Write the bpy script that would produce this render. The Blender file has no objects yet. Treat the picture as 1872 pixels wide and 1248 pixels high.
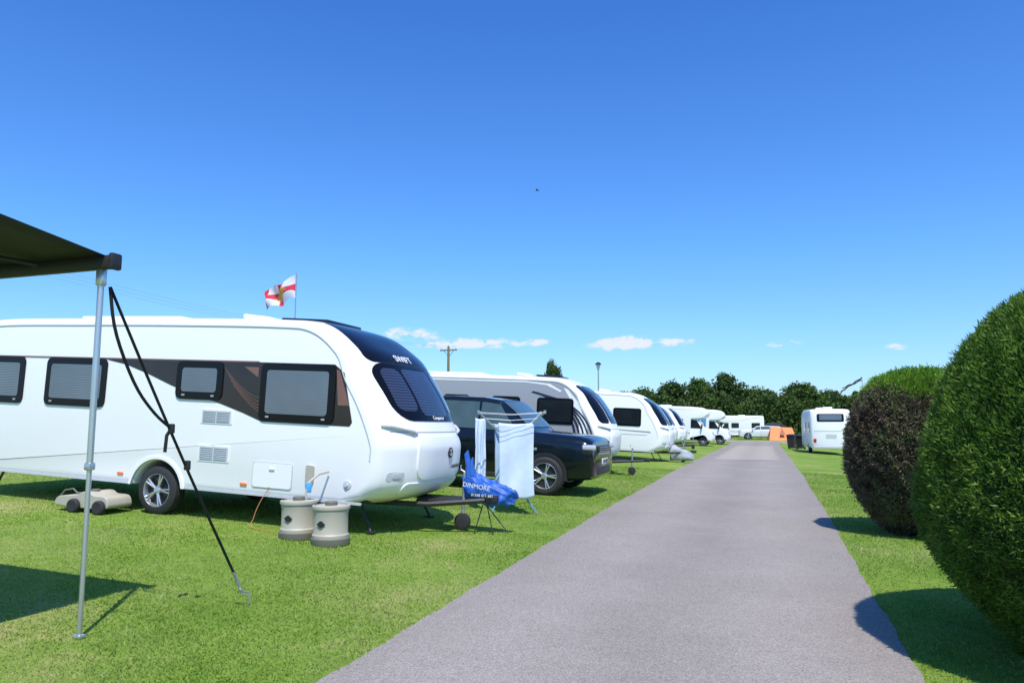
import bpy, bmesh, math, random
import numpy as np
from mathutils import Vector, Matrix
random.seed(7); rng=np.random.default_rng(7)
R=math.radians
S=bpy.context.scene
COL=S.collection
# ------------------------------------------------------------ materials
def nt(name):
    m=bpy.data.materials.new(name); m.use_nodes=True
    t=m.node_tree; b=t.nodes['Principled BSDF']; return m,t,b
def pm(name,col,rough=.5,metal=0.,var=.08,scale=4.,bump=0.,bscale=60.,coat=0.,spec=.5,trans=0.):
    m,t,b=nt(name); N=t.nodes; L=t.links
    tc=N.new('ShaderNodeTexCoord'); nz=N.new('ShaderNodeTexNoise'); nz.inputs['Scale'].default_value=scale; nz.inputs['Detail'].default_value=5
    L.new(tc.outputs['Object'],nz.inputs['Vector'])
    mx=N.new('ShaderNodeMix'); mx.data_type='RGBA'
    mx.inputs[6].default_value=(*[c*(1-var) for c in col],1); mx.inputs[7].default_value=(*[min(1,c*(1+var)) for c in col],1)
    L.new(nz.outputs['Fac'],mx.inputs[0]); L.new(mx.outputs[2],b.inputs['Base Color'])
    b.inputs['Roughness'].default_value=rough; b.inputs['Metallic'].default_value=metal
    b.inputs['Coat Weight'].default_value=coat; b.inputs['Specular IOR Level'].default_value=spec
    b.inputs['Transmission Weight'].default_value=trans
    if bump>0:
        n2=N.new('ShaderNodeTexNoise'); n2.inputs['Scale'].default_value=bscale; n2.inputs['Detail'].default_value=4
        L.new(tc.outputs['Object'],n2.inputs['Vector'])
        bp=N.new('ShaderNodeBump'); bp.inputs['Strength'].default_value=bump; bp.inputs['Distance'].default_value=.01
        L.new(n2.outputs['Fac'],bp.inputs['Height']); L.new(bp.outputs['Normal'],b.inputs['Normal'])
    return m
def blind(name,c1,c2,freq):
    m,t,b=nt(name); N=t.nodes; L=t.links
    tc=N.new('ShaderNodeTexCoord'); w=N.new('ShaderNodeTexWave'); w.wave_type='BANDS'; w.bands_direction='Z'
    w.inputs['Scale'].default_value=freq; w.inputs['Distortion'].default_value=.15
    L.new(tc.outputs['Object'],w.inputs['Vector'])
    mx=N.new('ShaderNodeMix'); mx.data_type='RGBA'; mx.inputs[6].default_value=(*c1,1); mx.inputs[7].default_value=(*c2,1)
    L.new(w.outputs['Fac'],mx.inputs[0])
    g=N.new('ShaderNodeTexNoise'); g.inputs['Scale'].default_value=1.3; L.new(tc.outputs['Object'],g.inputs['Vector'])
    mm=N.new('ShaderNodeMix'); mm.data_type='RGBA'; mm.blend_type='MULTIPLY'; mm.inputs[0].default_value=.5
    L.new(mx.outputs[2],mm.inputs[6]); L.new(g.outputs['Fac'],mm.inputs[7])
    L.new(mm.outputs[2],b.inputs['Base Color']); b.inputs['Roughness'].default_value=.12; b.inputs['Coat Weight'].default_value=.4; b.inputs['Coat Roughness'].default_value=.03
    return m
def leafmat(name,stops,trans=.3,rough=.55,nscale=1.2,gain=1.5):
    m,t,b=nt(name); N=t.nodes; L=t.links
    ge=N.new('ShaderNodeNewGeometry'); tc=N.new('ShaderNodeTexCoord')
    nz=N.new('ShaderNodeTexNoise'); nz.inputs['Scale'].default_value=nscale; nz.inputs['Detail'].default_value=6; nz.inputs['Roughness'].default_value=.65
    L.new(tc.outputs['Object'],nz.inputs['Vector'])
    a=N.new('ShaderNodeMath'); a.operation='MULTIPLY_ADD'; a.inputs[1].default_value=.42; 
    L.new(ge.outputs['Random Per Island'],a.inputs[0])
    s=N.new('ShaderNodeMath'); s.operation='MULTIPLY_ADD'; s.inputs[1].default_value=gain; s.inputs[2].default_value=.28-gain*.5
    L.new(nz.outputs['Fac'],s.inputs[0]); L.new(s.outputs[0],a.inputs[2])
    r=N.new('ShaderNodeValToRGB'); e=r.color_ramp.elements
    e[0].position=stops[0][0]; e[0].color=(*stops[0][1],1); e[1].position=stops[-1][0]; e[1].color=(*stops[-1][1],1)
    for p,c in stops[1:-1]:
        x=e.new(p); x.color=(*c,1)
    L.new(a.outputs[0],r.inputs[0]); L.new(r.outputs[0],b.inputs['Base Color'])
    b.inputs['Roughness'].default_value=rough; b.inputs['Specular IOR Level'].default_value=.25
    tr=N.new('ShaderNodeBsdfTranslucent'); L.new(r.outputs[0],tr.inputs['Color'])
    ms=N.new('ShaderNodeMixShader'); ms.inputs[0].default_value=trans
    L.new(b.outputs[0],ms.inputs[1]); L.new(tr.outputs[0],ms.inputs[2]); L.new(ms.outputs[0],N['Material Output'].inputs['Surface'])
    return m
WHITE=pm('caravan_white',(.87,.86,.84),.3,var=.015,scale=1.5,coat=.2)
WHITE2=pm('motorhome_white',(.84,.84,.82),.35,var=.03,scale=1.5)
TRIM=pm('grey_trim',(.55,.56,.57),.4,var=.05)
SEAM=pm('seam_grey',(.33,.34,.35),.6)
SILVERSIDE=pm('silver_side',(.33,.335,.35),.35,metal=.1,var=.03,scale=1.)
BLACKGL=pm('black_gloss',(.005,.005,.007),.14,var=.2,spec=.25)
FRONTGL=blind('front_window',(.015,.02,.04),(.07,.09,.14),9)
BLIND=blind('window_blind',(.06,.08,.10),(.27,.32,.37),13)
DARKGL=pm('dark_glass',(.012,.016,.02),.08,var=.3,spec=.4)
COPPER=pm('side_band_dark',(.020,.011,.009),.16,var=.6,scale=3,coat=.3)
COPPERL=pm('copper_light',(.26,.13,.10),.3,metal=.3,var=.2)
BLACK=pm('black_plastic',(.02,.02,.021),.5,var=.3,bump=.2)
RUB=pm('tyre_rubber',(.025,.025,.026),.8,var=.3,scale=20,bump=.4)
ALU=pm('aluminium',(.62,.63,.65),.3,metal=.8,var=.06,scale=9)
STEEL=pm('galvanised_steel',(.42,.43,.45),.45,metal=.7,var=.2,scale=12)
RIM=pm('alloy_rim',(.6,.61,.63),.25,metal=.75,var=.1)
ORANGE=pm('marker_orange',(.85,.2,.03),.3)
CABLE=pm('cable_orange',(.5,.2,.08),.5)
RED=pm('lamp_red',(.5,.02,.02),.3)
BEIGE=pm('beige_plastic',(.44,.405,.32),.5,var=.14,scale=7,bump=.15)
OLIVE=pm('tank_lid',(.14,.135,.105),.5,var=.2,scale=7)
NAVY=pm('dark_car_paint',(.004,.007,.009),.18,var=.1,coat=.5,spec=.35)
TEALGL=pm('car_glass',(.06,.10,.10),.06,var=.4,spec=.5)
LAMPGL=pm('lamp_glass',(.55,.58,.61),.15,metal=.2,var=.3,scale=25)
PLATE=pm('plate_white',(.75,.75,.72),.4,var=.04)
INK=pm('ink_black',(.02,.02,.025),.5)
BLUECLOTH=pm('blue_cover',(.015,.10,.42),.5,var=.25,scale=9,bump=1.,bscale=12)
TOWEL=pm('towel_white',(.62,.73,.86),.85,var=.10,scale=9,bump=.4,bscale=90)
TOWELB=pm('towel_pale_blue',(.42,.56,.74),.85,var=.12,scale=12,bump=.4,bscale=90)
CANVAS=pm('awning_fabric',(.022,.027,.027),.75,var=.25,scale=8,bump=.2,bscale=200)
WEB=pm('webbing_black',(.012,.012,.013),.8,bump=.3,bscale=150)
WOOD=pm('weathered_wood',(.2,.15,.1),.85,var=.3,scale=10,bump=.4)
BARK=pm('bark',(.09,.065,.045),.9,var=.4,scale=6,bump=.6,bscale=12)
ORG=pm('orange_nylon',(.75,.2,.04),.6,var=.15)
BLUEGR=pm('blue_graphic',(.08,.3,.6),.35)
NAVYGR=pm('navy_graphic',(.02,.025,.05),.35,var=.1)
WHITEINK=pm('white_ink',(.8,.8,.8),.4,var=.02)
# ------------------------------------------------------------ helpers
def link(o,parent=None):
    COL.objects.link(o)
    if parent is not None: o.parent=parent
    return o
def mesh(name,verts,faces,mats,parent=None,smooth=35,mi=None,recalc=True):
    me=bpy.data.meshes.new(name); me.from_pydata([tuple(v) for v in verts],[],faces)
    for m in (mats if isinstance(mats,(list,tuple)) else [mats]): me.materials.append(m)
    if mi: 
        for p,i in zip(me.polygons,mi): p.material_index=i
    if recalc:
        b=bmesh.new(); b.from_mesh(me); bmesh.ops.recalc_face_normals(b,faces=b.faces); b.to_mesh(me); b.free()
    if smooth:
        for p in me.polygons: p.use_smooth=True
        me.set_sharp_from_angle(angle=R(smooth))
    me.update()
    return link(bpy.data.objects.new(name,me),parent)
def empty(name,label,cat,loc=(0,0,0),rot=(0,0,0),group=None):
    o=bpy.data.objects.new(name,None); o.empty_display_size=.2; COL.objects.link(o)
    o.location=loc; o.rotation_euler=rot; tag(o,label,cat,group); return o
def tag(o,label,cat,group=None):
    o["label"]=label; o["category"]=cat
    if group: o["group"]=group
    return o
class MB:
    def __init__(s): s.v=[]; s.f=[]; s.mi=[]; s.m=0
    def add(s,vs,fs):
        k=len(s.v); s.v+= [Vector(v) for v in vs]; s.f+=[tuple(i+k for i in f) for f in fs]; s.mi+=[s.m]*len(fs); return s
    def box(s,c,d,b=.01,rot=None):
        bm=bmesh.new(); bmesh.ops.create_cube(bm,size=1)
        for v in bm.verts: v.co=Vector((v.co.x*d[0],v.co.y*d[1],v.co.z*d[2]))
        if b>0: bmesh.ops.bevel(bm,geom=list(bm.edges),offset=min(b,min(d)*.45),segments=2,affect='EDGES',profile=.5)
        M=(rot.to_3x3() if rot is not None else Matrix.Identity(3))
        bm.verts.index_update()
        s.add([M@v.co+Vector(c) for v in bm.verts],[[v.index for v in f.verts] for f in bm.faces]); bm.free(); return s
    def tube(s,path,r,n=8,cap=True):
        path=[Vector(p) for p in path]; rs=r if isinstance(r,(list,tuple)) else [r]*len(path)
        vs=[];fs=[]; prev=None
        for i,p in enumerate(path):
            a=path[max(i-1,0)]; b=path[min(i+1,len(path)-1)]; t=(b-a).normalized()
            if prev is None:
                u=t.orthogonal().normalized()
            else:
                u=(prev-t*prev.dot(t)).normalized()
            prev=u; w=t.cross(u)
            for k in range(n):
                an=2*math.pi*k/n; vs.append(p+(u*math.cos(an)+w*math.sin(an))*rs[i])
        for i in range(len(path)-1):
            for k in range(n): fs.append((i*n+k,i*n+(k+1)%n,(i+1)*n+(k+1)%n,(i+1)*n+k))
        if cap: fs.append(tuple(range(n))[::-1]); fs.append(tuple(range((len(path)-1)*n,len(path)*n)))
        return s.add(vs,fs)
    def lathe(s,prof,c=(0,0,0),axis='Z',n=32,close=False):
        vs=[];fs=[]
        for (r,h) in prof:
            for k in range(n):
                a=2*math.pi*k/n; x,y=r*math.cos(a),r*math.sin(a)
                p={'Z':(x,y,h),'Y':(x,h,y),'X':(h,x,y)}[axis]; vs.append(Vector(p)+Vector(c))
        m=len(prof)
        for i in range(m-1+(1 if close else 0)):
            j=(i+1)%m
            for k in range(n): fs.append((i*n+k,i*n+(k+1)%n,j*n+(k+1)%n,j*n+k))
        if not close:
            if prof[0][0]>1e-4: fs.append(tuple(range(n)))
            if prof[-1][0]>1e-4: fs.append(tuple(range((m-1)*n,m*n)))
        return s.add(vs,fs)
    def plate(s,poly,y0,y1):
        n=len(poly); vs=[(p[0],y0,p[1]) for p in poly]+[(p[0],y1,p[1]) for p in poly]
        fs=[tuple(range(n)),tuple(range(n,2*n))[::-1]]+[(i,(i+1)%n,n+(i+1)%n,n+i) for i in range(n)]
        return s.add(vs,fs)
    def obj(s,name,mats,parent=None,smooth=35,label=None):
        o=mesh(name,s.v,s.f,mats,parent,smooth,s.mi)
        if label: o["label"]=label
        return o
def rr(x0,x1,z0,z1,r,seg=6):
    out=[]
    for cx,cz,a0 in ((x1-r,z1-r,0),(x0+r,z1-r,90),(x0+r,z0+r,180),(x1-r,z0+r,270)):
        for i in range(seg+1):
            a=R(a0+90*i/seg); out.append((cx+r*math.cos(a),cz+r*math.sin(a)))
    return out
def ss(a,b,x):
    t=max(0,min(1,(x-a)/(b-a))); return t*t*(3-2*t)
def catmull(P,n=6):
    out=[]; P=[Vector((p[0],p[1])) for p in P]
    for i in range(len(P)-1):
        p0=P[max(i-1,0)];p1=P[i];p2=P[i+1];p3=P[min(i+2,len(P)-1)]
        for k in range(n):
            t=k/n
            out.append(.5*((2*p1)+(p2-p0)*t+(2*p0-5*p1+4*p2-p3)*t*t+(3*p1-p0-3*p2+p3)*t**3))
    out.append(P[-1]); return out
def text(s,size,M,mat,parent,name='lettering',bold=.0,shear=0):
    c=bpy.data.curves.new(name,'FONT'); c.body=s; c.size=size; c.align_x='CENTER'; c.align_y='CENTER'; c.extrude=.0015; c.offset=bold; c.shear=shear
    o=bpy.data.objects.new('tmp',c); COL.objects.link(o); bpy.context.view_layer.update()
    me=bpy.data.meshes.new_from_object(o.evaluated_get(bpy.context.evaluated_depsgraph_get()))
    bpy.data.objects.remove(o); me.transform(M); me.materials.clear(); me.materials.append(mat); me.name=name
    return link(bpy.data.objects.new(name,me),parent)
def facing(loc,right,up):
    r=Vector(right).normalized(); u=Vector(up).normalized(); n=r.cross(u)
    return Matrix(((r.x,u.x,n.x,loc[0]),(r.y,u.y,n.y,loc[1]),(r.z,u.z,n.z,loc[2]),(0,0,0,1)))
# ------------------------------------------------------------ terrain
GY=[-60,0,8,15,25,40,60,100,160,2000]; GZ=[-.1,0,.06,.05,.0,-.08,-.22,-.33,-.4,-.4]
def sm(a,b,x):
    t=np.clip((x-a)/(b-a),0,1); return t*t*(3-2*t)
def RL(Y): return -2.44-.34*np.clip((Y-2)/22,0,1)-.22*np.clip((Y-24)/50,0,1)
def RR(Y): return .78+.24*np.clip((Y-2)/22,0,1)+.15*np.clip((Y-24)/50,0,1)
def Gv(X,Y):
    z=np.interp(Y,GY,GZ)
    l=np.clip(-2.5-X,0,20); z=z+.048*l
    r=np.clip(X-.8,0,16); z=z-.06*r*np.clip((Y-12)/18,0,1)
    fade=np.clip((Y-75)/40,0,1)
    z=z*(1-fade)+np.interp(Y,GY,GZ)*fade
    return z
def G(x,y): return float(Gv(np.array([float(x)]),np.array([float(y)]))[0])
def sheet(name,xs,ys,mat,dz=0,edgefn=None):
    X,Y=np.meshgrid(xs,ys)
    if edgefn is not None: X=edgefn(X,Y)
    Z=Gv(X,Y)+dz
    V=np.stack([X,Y,Z],-1).reshape(-1,3); nx=len(xs); ny=len(ys)
    F=[(j*nx+i,j*nx+i+1,(j+1)*nx+i+1,(j+1)*nx+i) for j in range(ny-1) for i in range(nx-1)]
    o=mesh(name,V.tolist(),F,mat,None,60,recalc=False); return o
YS=np.unique(np.concatenate([[-300,-60,-20],np.arange(-6,76,1.0),np.linspace(76,130,28),np.linspace(140,2000,14)]))
xs=np.unique(np.concatenate([np.linspace(-1500,-40,12),np.linspace(-40,-23,6),np.linspace(-22.5,-3,40),[-2.5,-2,.4,.8,1.2],np.linspace(2,17,20),np.linspace(20,60,6),np.linspace(60,1500,10)]))
def groundmat():
    m,t,b=nt('grass_ground'); N=t.nodes; L=t.links
    tc=N.new('ShaderNodeTexCoord')
    def noise(sc,det=6,ro=.6):
        n=N.new('ShaderNodeTexNoise'); n.inputs['Scale'].default_value=sc; n.inputs['Detail'].default_value=det; n.inputs['Roughness'].default_value=ro
        L.new(tc.outputs['Object'],n.inputs['Vector']); return n
    a=noise(.45,8,.7); c=noise(7,5,.7); d=noise(90,3,.7)
    r=N.new('ShaderNodeValToRGB'); e=r.color_ramp.elements
    e[0].position=.36; e[0].color=(.12,.22,.025,1); e[1].position=.68; e[1].color=(.36,.34,.13,1)
    x=e.new(.53); x.color=(.20,.295,.045,1)
    m1=N.new('ShaderNodeMath'); m1.operation='MULTIPLY_ADD'; m1.inputs[1].default_value=.35; L.new(c.outputs['Fac'],m1.inputs[0])
    m2=N.new('ShaderNodeMath'); m2.operation='MULTIPLY_ADD'; m2.inputs[1].default_value=.85; m2.inputs[2].default_value=-.10; L.new(a.outputs['Fac'],m2.inputs[0]); L.new(m2.outputs[0],m1.inputs[2])
    L.new(m1.outputs[0],r.inputs[0])
    r2=N.new('ShaderNodeMapRange'); r2.inputs[1].default_value=.3; r2.inputs[2].default_value=.7; r2.inputs[3].default_value=.65; r2.inputs[4].default_value=1.3; L.new(d.outputs['Fac'],r2.inputs[0])
    mx=N.new('ShaderNodeMix'); mx.data_type='RGBA'; mx.blend_type='MULTIPLY'; mx.inputs[0].default_value=1
    L.new(r.outputs[0],mx.inputs[6]); L.new(r2.outputs[0],mx.inputs[7]); L.new(mx.outputs[2],b.inputs['Base Color'])
    b.inputs['Roughness'].default_value=.9; b.inputs['Specular IOR Level'].default_value=.1
    bp=N.new('ShaderNodeBump'); bp.inputs['Strength'].default_value=.5; bp.inputs['Distance'].default_value=.02; L.new(d.outputs['Fac'],bp.inputs['Height']); L.new(bp.outputs[0],b.inputs['Normal'])
    return m
g=sheet('ground',xs,YS,groundmat()); g["kind"]="structure"
def roadmat(name,c1,c2):
    m,t,b=nt(name); N=t.nodes; L=t.links
    tc=N.new('ShaderNodeTexCoord')
    def noise(sc,det=5,ro=.6):
        n=N.new('ShaderNodeTexNoise'); n.inputs['Scale'].default_value=sc; n.inputs['Detail'].default_value=det; n.inputs['Roughness'].default_value=ro
        L.new(tc.outputs['Object'],n.inputs['Vector']); return n
    a=noise(.6,9,.75); vo=N.new('ShaderNodeTexVoronoi'); vo.inputs['Scale'].default_value=140; L.new(tc.outputs['Object'],vo.inputs['Vector'])
    mx=N.new('ShaderNodeMix'); mx.data_type='RGBA'; mx.inputs[6].default_value=(*c1,1); mx.inputs[7].default_value=(*c2,1)
    rm=N.new('ShaderNodeMapRange'); rm.inputs[1].default_value=.3; rm.inputs[2].default_value=.7; L.new(a.outputs['Fac'],rm.inputs[0]); L.new(rm.outputs[0],mx.inputs[0])
    bw=N.new('ShaderNodeRGBToBW'); L.new(vo.outputs['Color'],bw.inputs[0])
    r2=N.new('ShaderNodeMapRange'); r2.inputs[1].default_value=.15; r2.inputs[2].default_value=.85; r2.inputs[3].default_value=.7; r2.inputs[4].default_value=1.3; L.new(bw.outputs[0],r2.inputs[0])
    m3=N.new('ShaderNodeMix'); m3.data_type='RGBA'; m3.blend_type='MULTIPLY'; m3.inputs[0].default_value=1; L.new(mx.outputs[2],m3.inputs[6]); L.new(r2.outputs[0],m3.inputs[7])
    sx=N.new('ShaderNodeSeparateXYZ'); L.new(tc.outputs['Object'],sx.inputs[0])
    n5=noise(.25,3); ad=N.new('ShaderNodeMath'); ad.operation='MULTIPLY_ADD'; ad.inputs[1].default_value=.8; L.new(n5.outputs['Fac'],ad.inputs[0]); L.new(sx.outputs['X'],ad.inputs[2])
    sn=N.new('ShaderNodeMath'); sn.operation='SINE'; mu=N.new('ShaderNodeMath'); mu.operation='MULTIPLY'; mu.inputs[1].default_value=3.6; L.new(ad.outputs[0],mu.inputs[0]); L.new(mu.outputs[0],sn.inputs[0])
    r3=N.new('ShaderNodeMapRange'); r3.inputs[1].default_value=-1; r3.inputs[3].default_value=.94; r3.inputs[4].default_value=1.05; L.new(sn.outputs[0],r3.inputs[0])
    m4=N.new('ShaderNodeMix'); m4.data_type='RGBA'; m4.blend_type='MULTIPLY'; m4.inputs[0].default_value=1; L.new(m3.outputs[2],m4.inputs[6]); L.new(r3.outputs[0],m4.inputs[7])
    L.new(m4.outputs[2],b.inputs['Base Color']); b.inputs['Roughness'].default_value=.95; b.inputs['Specular IOR Level'].default_value=.1
    bp=N.new('ShaderNodeBump'); bp.inputs['Strength'].default_value=.25; bp.inputs['Distance'].default_value=.004; L.new(vo.outputs['Distance'],bp.inputs['Height']); L.new(bp.outputs[0],b.inputs['Normal'])
    return m
def redge(X,Y):
    u=(X+.85)/1.65
    wob=.006*np.sin(Y*2.3)+.008*np.sin(Y*5.1+1)+.006*np.sin(Y*13.7+X)+.012*np.sin(Y*.6)
    mid=(RL(Y)+RR(Y))/2; hw_=(RR(Y)-RL(Y))/2
    return mid+u*hw_+np.where(np.abs(u)>.9,wob*np.sign(u),0)
ry=np.concatenate([np.arange(-6,30,.1),np.arange(30,76.1,.5)])
rd=sheet('road',np.array([-2.5,-2.2,-.85,.5,.8]),ry,roadmat('road_tarmac',(.262,.232,.200),(.320,.286,.250)),.006,redge); rd["kind"]="structure"
cr=sheet('road_junction',np.array([-9,-6,-4,-2.5,-.8,.8,3,6,9]),np.linspace(76,84,5),roadmat('junction_tarmac',(.3,.26,.21),(.36,.32,.26)),.012); cr["kind"]="structure"
pt=sheet('road_patch',np.array([-2.2,-1.5,.0,.55]),np.arange(34,62.1,.5),roadmat('patch_concrete',(.33,.285,.23),(.39,.345,.29)),.012,lambda X,Y:X+.1*np.sin(Y*1.7)); pt["kind"]="structure"
# ------------------------------------------------------------ clouds of faces
def cloud(name,V,k,mat,parent=None):
    n=len(V)//k; me=bpy.data.meshes.new(name)
    me.vertices.add(len(V)); me.vertices.foreach_set('co',V.astype(np.float32).ravel())
    me.loops.add(len(V)); me.loops.foreach_set('vertex_index',np.arange(len(V),dtype=np.int32))
    me.polygons.add(n); me.polygons.foreach_set('loop_start',np.arange(0,len(V),k,dtype=np.int32)); me.polygons.foreach_set('loop_total',np.full(n,k,dtype=np.int32))
    me.update(calc_edges=True); me.materials.append(mat)
    return link(bpy.data.objects.new(name,me),parent)
GRASS=leafmat('grass_blade',[(.0,(.12,.23,.025)),(.3,(.20,.33,.042)),(.58,(.30,.40,.08)),(.92,(.50,.47,.22))],.42,.6,.6,2.3)
def grass():
    n=640000
    d=3.3+ (rng.random(n)**1.5)*22; a=R(18.75)+ (rng.random(n)-.5)*R(92)
    X=-np.sin(a)*d; Y=np.cos(a)*d
    e=.012*np.sin(Y*.6)+rng.normal(0,.016,n)
    keep=(X<RL(Y)+.0-e)|(X>RR(Y)-.0+e); X=X[keep];Y=Y[keep];d=d[keep]; n=len(X)
    Z=Gv(X,Y)-.003
    patch=np.sin(X*1.7+np.sin(Y*1.3)*1.5)*np.sin(Y*2.1+X)*.3+1
    h=(.008+.015*rng.random(n)**1.5)*patch*(1+.02*d); w=(.0026+.0024*rng.random(n))*(1+.1*d)
    th=rng.random(n)*2*np.pi; lean=rng.normal(0,.8,(n,2))*h[:,None]
    dx=np.cos(th)*w; dy=np.sin(th)*w
    V=np.empty((n,3,3)); V[:,0]=np.stack([X-dx,Y-dy,Z],1); V[:,1]=np.stack([X+dx,Y+dy,Z],1); V[:,2]=np.stack([X+lean[:,0],Y+lean[:,1],Z+h],1)
    o=cloud('grass',V.reshape(-1,3),3,GRASS); o["kind"]="stuff"
grass()
def leaves(P,Nrm,L,W,up=.5,jit=.6):
    n=len(P); D=Nrm+np.array([0,0,up])+rng.normal(0,jit,(n,3)); D/=np.linalg.norm(D,axis=1)[:,None]
    T=np.cross(D,rng.normal(0,1,(n,3))); T/=np.linalg.norm(T,axis=1)[:,None]
    l=L*(.5+rng.random(n))[:,None]; w=W*(.6+.8*rng.random(n))[:,None]
    V=np.empty((n,4,3)); V[:,0]=P-D*l*.2; V[:,1]=P+D*l*.35+T*w; V[:,2]=P+D*l; V[:,3]=P+D*l*.35-T*w
    return V.reshape(-1,3)
def lump(th,z,s=0):
    return (np.sin(th*5+z*3+s)*.3+np.sin(th*11-z*7+s*2)*.25+np.sin(th*23+z*17+s)*.22+np.sin(z*29+th*13)*.2+np.sin(th*47-z*41)*.15)
def bush(name,label,cx,cy,prof,n,mat,core,L,W,amp,seed=0,topmat=None,zsplit=None):
    zs=np.array([p[0] for p in prof]); rs=np.array([p[1] for p in prof]); z0=G(cx,cy)
    e=empty(name,label,'bush',(cx,cy,z0))
    b=MB(); nn=64; vs=[]
    Zc=np.linspace(0,zs[-1],40); 
    for z in Zc:
        r=np.interp(z,zs,rs)
        for k in range(nn):
            th=2*math.pi*k/nn; rr_=max(0.001,(r-.09)*(1+0)+amp*float(lump(th,z,seed)))
            vs.append((rr_*math.cos(th),rr_*math.sin(th),z*.965))
    fs=[(i*nn+k,i*nn+(k+1)%nn,(i+1)*nn+(k+1)%nn,(i+1)*nn+k) for i in range(39) for k in range(nn)]
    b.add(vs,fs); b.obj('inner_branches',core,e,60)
    zz=np.linspace(0,zs[-1],400); rr2=np.interp(zz,zs,rs); dr=np.gradient(rr2,zz); w=rr2*np.sqrt(1+dr**2)+.02; c=np.cumsum(w); c/=c[-1]
    z=np.interp(rng.random(n),c,zz); th=rng.random(n)*2*np.pi
    r=np.interp(z,zs,rs); drr=np.interp(z,zz,dr)
    off=amp*lump(th,z,seed)-np.abs(rng.normal(0,.05,n))+ .012*rng.normal(0,1,n)
    nr=1/np.sqrt(1+drr**2); nz=-drr*nr
    rad=np.maximum(r+off*nr,.0); P=np.stack([rad*np.cos(th),rad*np.sin(th),z+off*nz],1)
    Nn=np.stack([np.cos(th)*nr,np.sin(th)*nr,nz],1)
    if zsplit is None:
        cloud('foliage',leaves(P,Nn,L,W),4,mat,e)
    else:
        sel=(P[:,2]+rng.normal(0,.04,n)+.08*np.sin(th*3))>zsplit
        cloud('foliage',leaves(P[~sel],Nn[~sel],L,W,.2,.8),4,mat,e)["label"]="brown scorched foliage"
        cloud('foliage',leaves(P[sel],Nn[sel],L*.9,W,.6),4,topmat,e)["label"]="fresh green top growth"
    return e
YEW=leafmat('conifer_green',[(.0,(.025,.065,.008)),(.35,(.065,.145,.016)),(.7,(.14,.25,.03)),(1,(.26,.36,.07))],.3,.5,6,2.)
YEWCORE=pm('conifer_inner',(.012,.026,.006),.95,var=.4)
BRN=leafmat('conifer_brown',[(.05,(.045,.034,.022)),(.35,(.12,.092,.055)),(.6,(.19,.16,.095)),(.85,(.11,.18,.04))],.2,.7,3,2.)
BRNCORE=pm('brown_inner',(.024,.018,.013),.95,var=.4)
LIME=leafmat('fresh_green',[(.05,(.08,.16,.015)),(.5,(.17,.33,.03)),(1,(.3,.45,.06))],.35,.5,4)
bush('clipped_bush','large rounded clipped green conifer bush on the grass verge',2.35,5.6,[(0,.82),(.15,.95),(.29,1.08),(.49,1.26),(.69,1.37),(.95,1.41),(1.22,1.36),(1.5,1.27),(1.8,1.15),(2.0,1.03),(2.2,.86),(2.34,.66),(2.46,.40),(2.52,0)],300000,YEW,YEWCORE,.030,.0042,.04)
bush('clipped_bush','clipped conifer bush with brown sides and fresh green top',2.0,11.25,[(0,.42),(.2,.65),(.45,.82),(.9,.94),(1.3,.92),(1.7,.80),(1.9,.70),(2.04,.56),(2.13,.36),(2.19,.0)],110000,BRN,BRNCORE,.048,.007,.06,2,LIME,1.86)
bush('clipped_bush','rounded green conifer bush behind the brown one',3.6,14.6,[(0,.6),(.5,1.0),(1.0,1.1),(1.6,.95),(2.0,.6),(2.2,.0)],30000,YEW,YEWCORE,.08,.015,.05,4)
TL=[leafmat('tree_leaves',[(.05,(.04,.072,.014)),(.45,(.08,.14,.024)),(.8,(.14,.215,.04)),(1,(.2,.27,.055))],.28,.6,.5,2.2),
    leafmat('tree_leaves_dark',[(.05,(.03,.055,.013)),(.45,(.06,.105,.022)),(.8,(.105,.17,.034)),(1,(.15,.21,.045))],.28,.6,.5,2.2)]
def crown(w,h,seed,n=130,per=90,ls=.3):
    r=np.random.default_rng(seed); C=[]
    for i in range(n):
        a=r.random()*2*np.pi; u=r.random()**.5; zf=r.random()
        wid=np.sin(np.pi*min(.97,.16+.80*zf))**.5
        rad=w*.86*wid*u*(.9+.2*np.sin(a*3+seed)); cs=w*(.17+.15*r.random())
        c=np.array([rad*np.cos(a),rad*np.sin(a),.06*h+.84*h*zf*(1-.14*(u)**2)])
        q=r.normal(0,1,(per,3)); q/=np.linalg.norm(q,axis=1)[:,None]; q*= (r.random(per)**.4)[:,None]*cs*np.array([1,1,.8])
        C.append(c+q)
    P=np.concatenate(C); 
    return leaves(P,r.normal(0,1,P.shape),ls,ls*.42,.1,.8)
variants=[]
def tree(x,y,h,w,vi,label):
    z=G(x,y); e=empty('tree',label,'tree',(x,y,z),group='trees behind the campsite')
    if vi>=len(variants):
        V=crown(.42,1,vi*7+3,ls=.032); o=cloud('crown',V,4,TL[vi%2],e)
        b=MB(); b.tube([(0,0,-.02),(.01,0,.25),(0,.01,.5),(.01,0,.75)],[.032,.024,.017,.006],10)
        for k in range(6):
            a=k*2.1; zz=.25+.08*k; b.tube([(0,0,zz),(.13*math.cos(a),.13*math.sin(a),zz+.12),(.24*math.cos(a),.24*math.sin(a),zz+.2)],[.011,.007,.003],6)
        t=b.obj('trunk',BARK,e); variants.append((o.data,t.data))
    else:
        for nme,me in zip(('crown','trunk'),variants[vi]): link(bpy.data.objects.new(nme,me),e)
    e.scale=(w/.42,w/.42,h); e.rotation_euler=(0,0,x*1.7)
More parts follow.
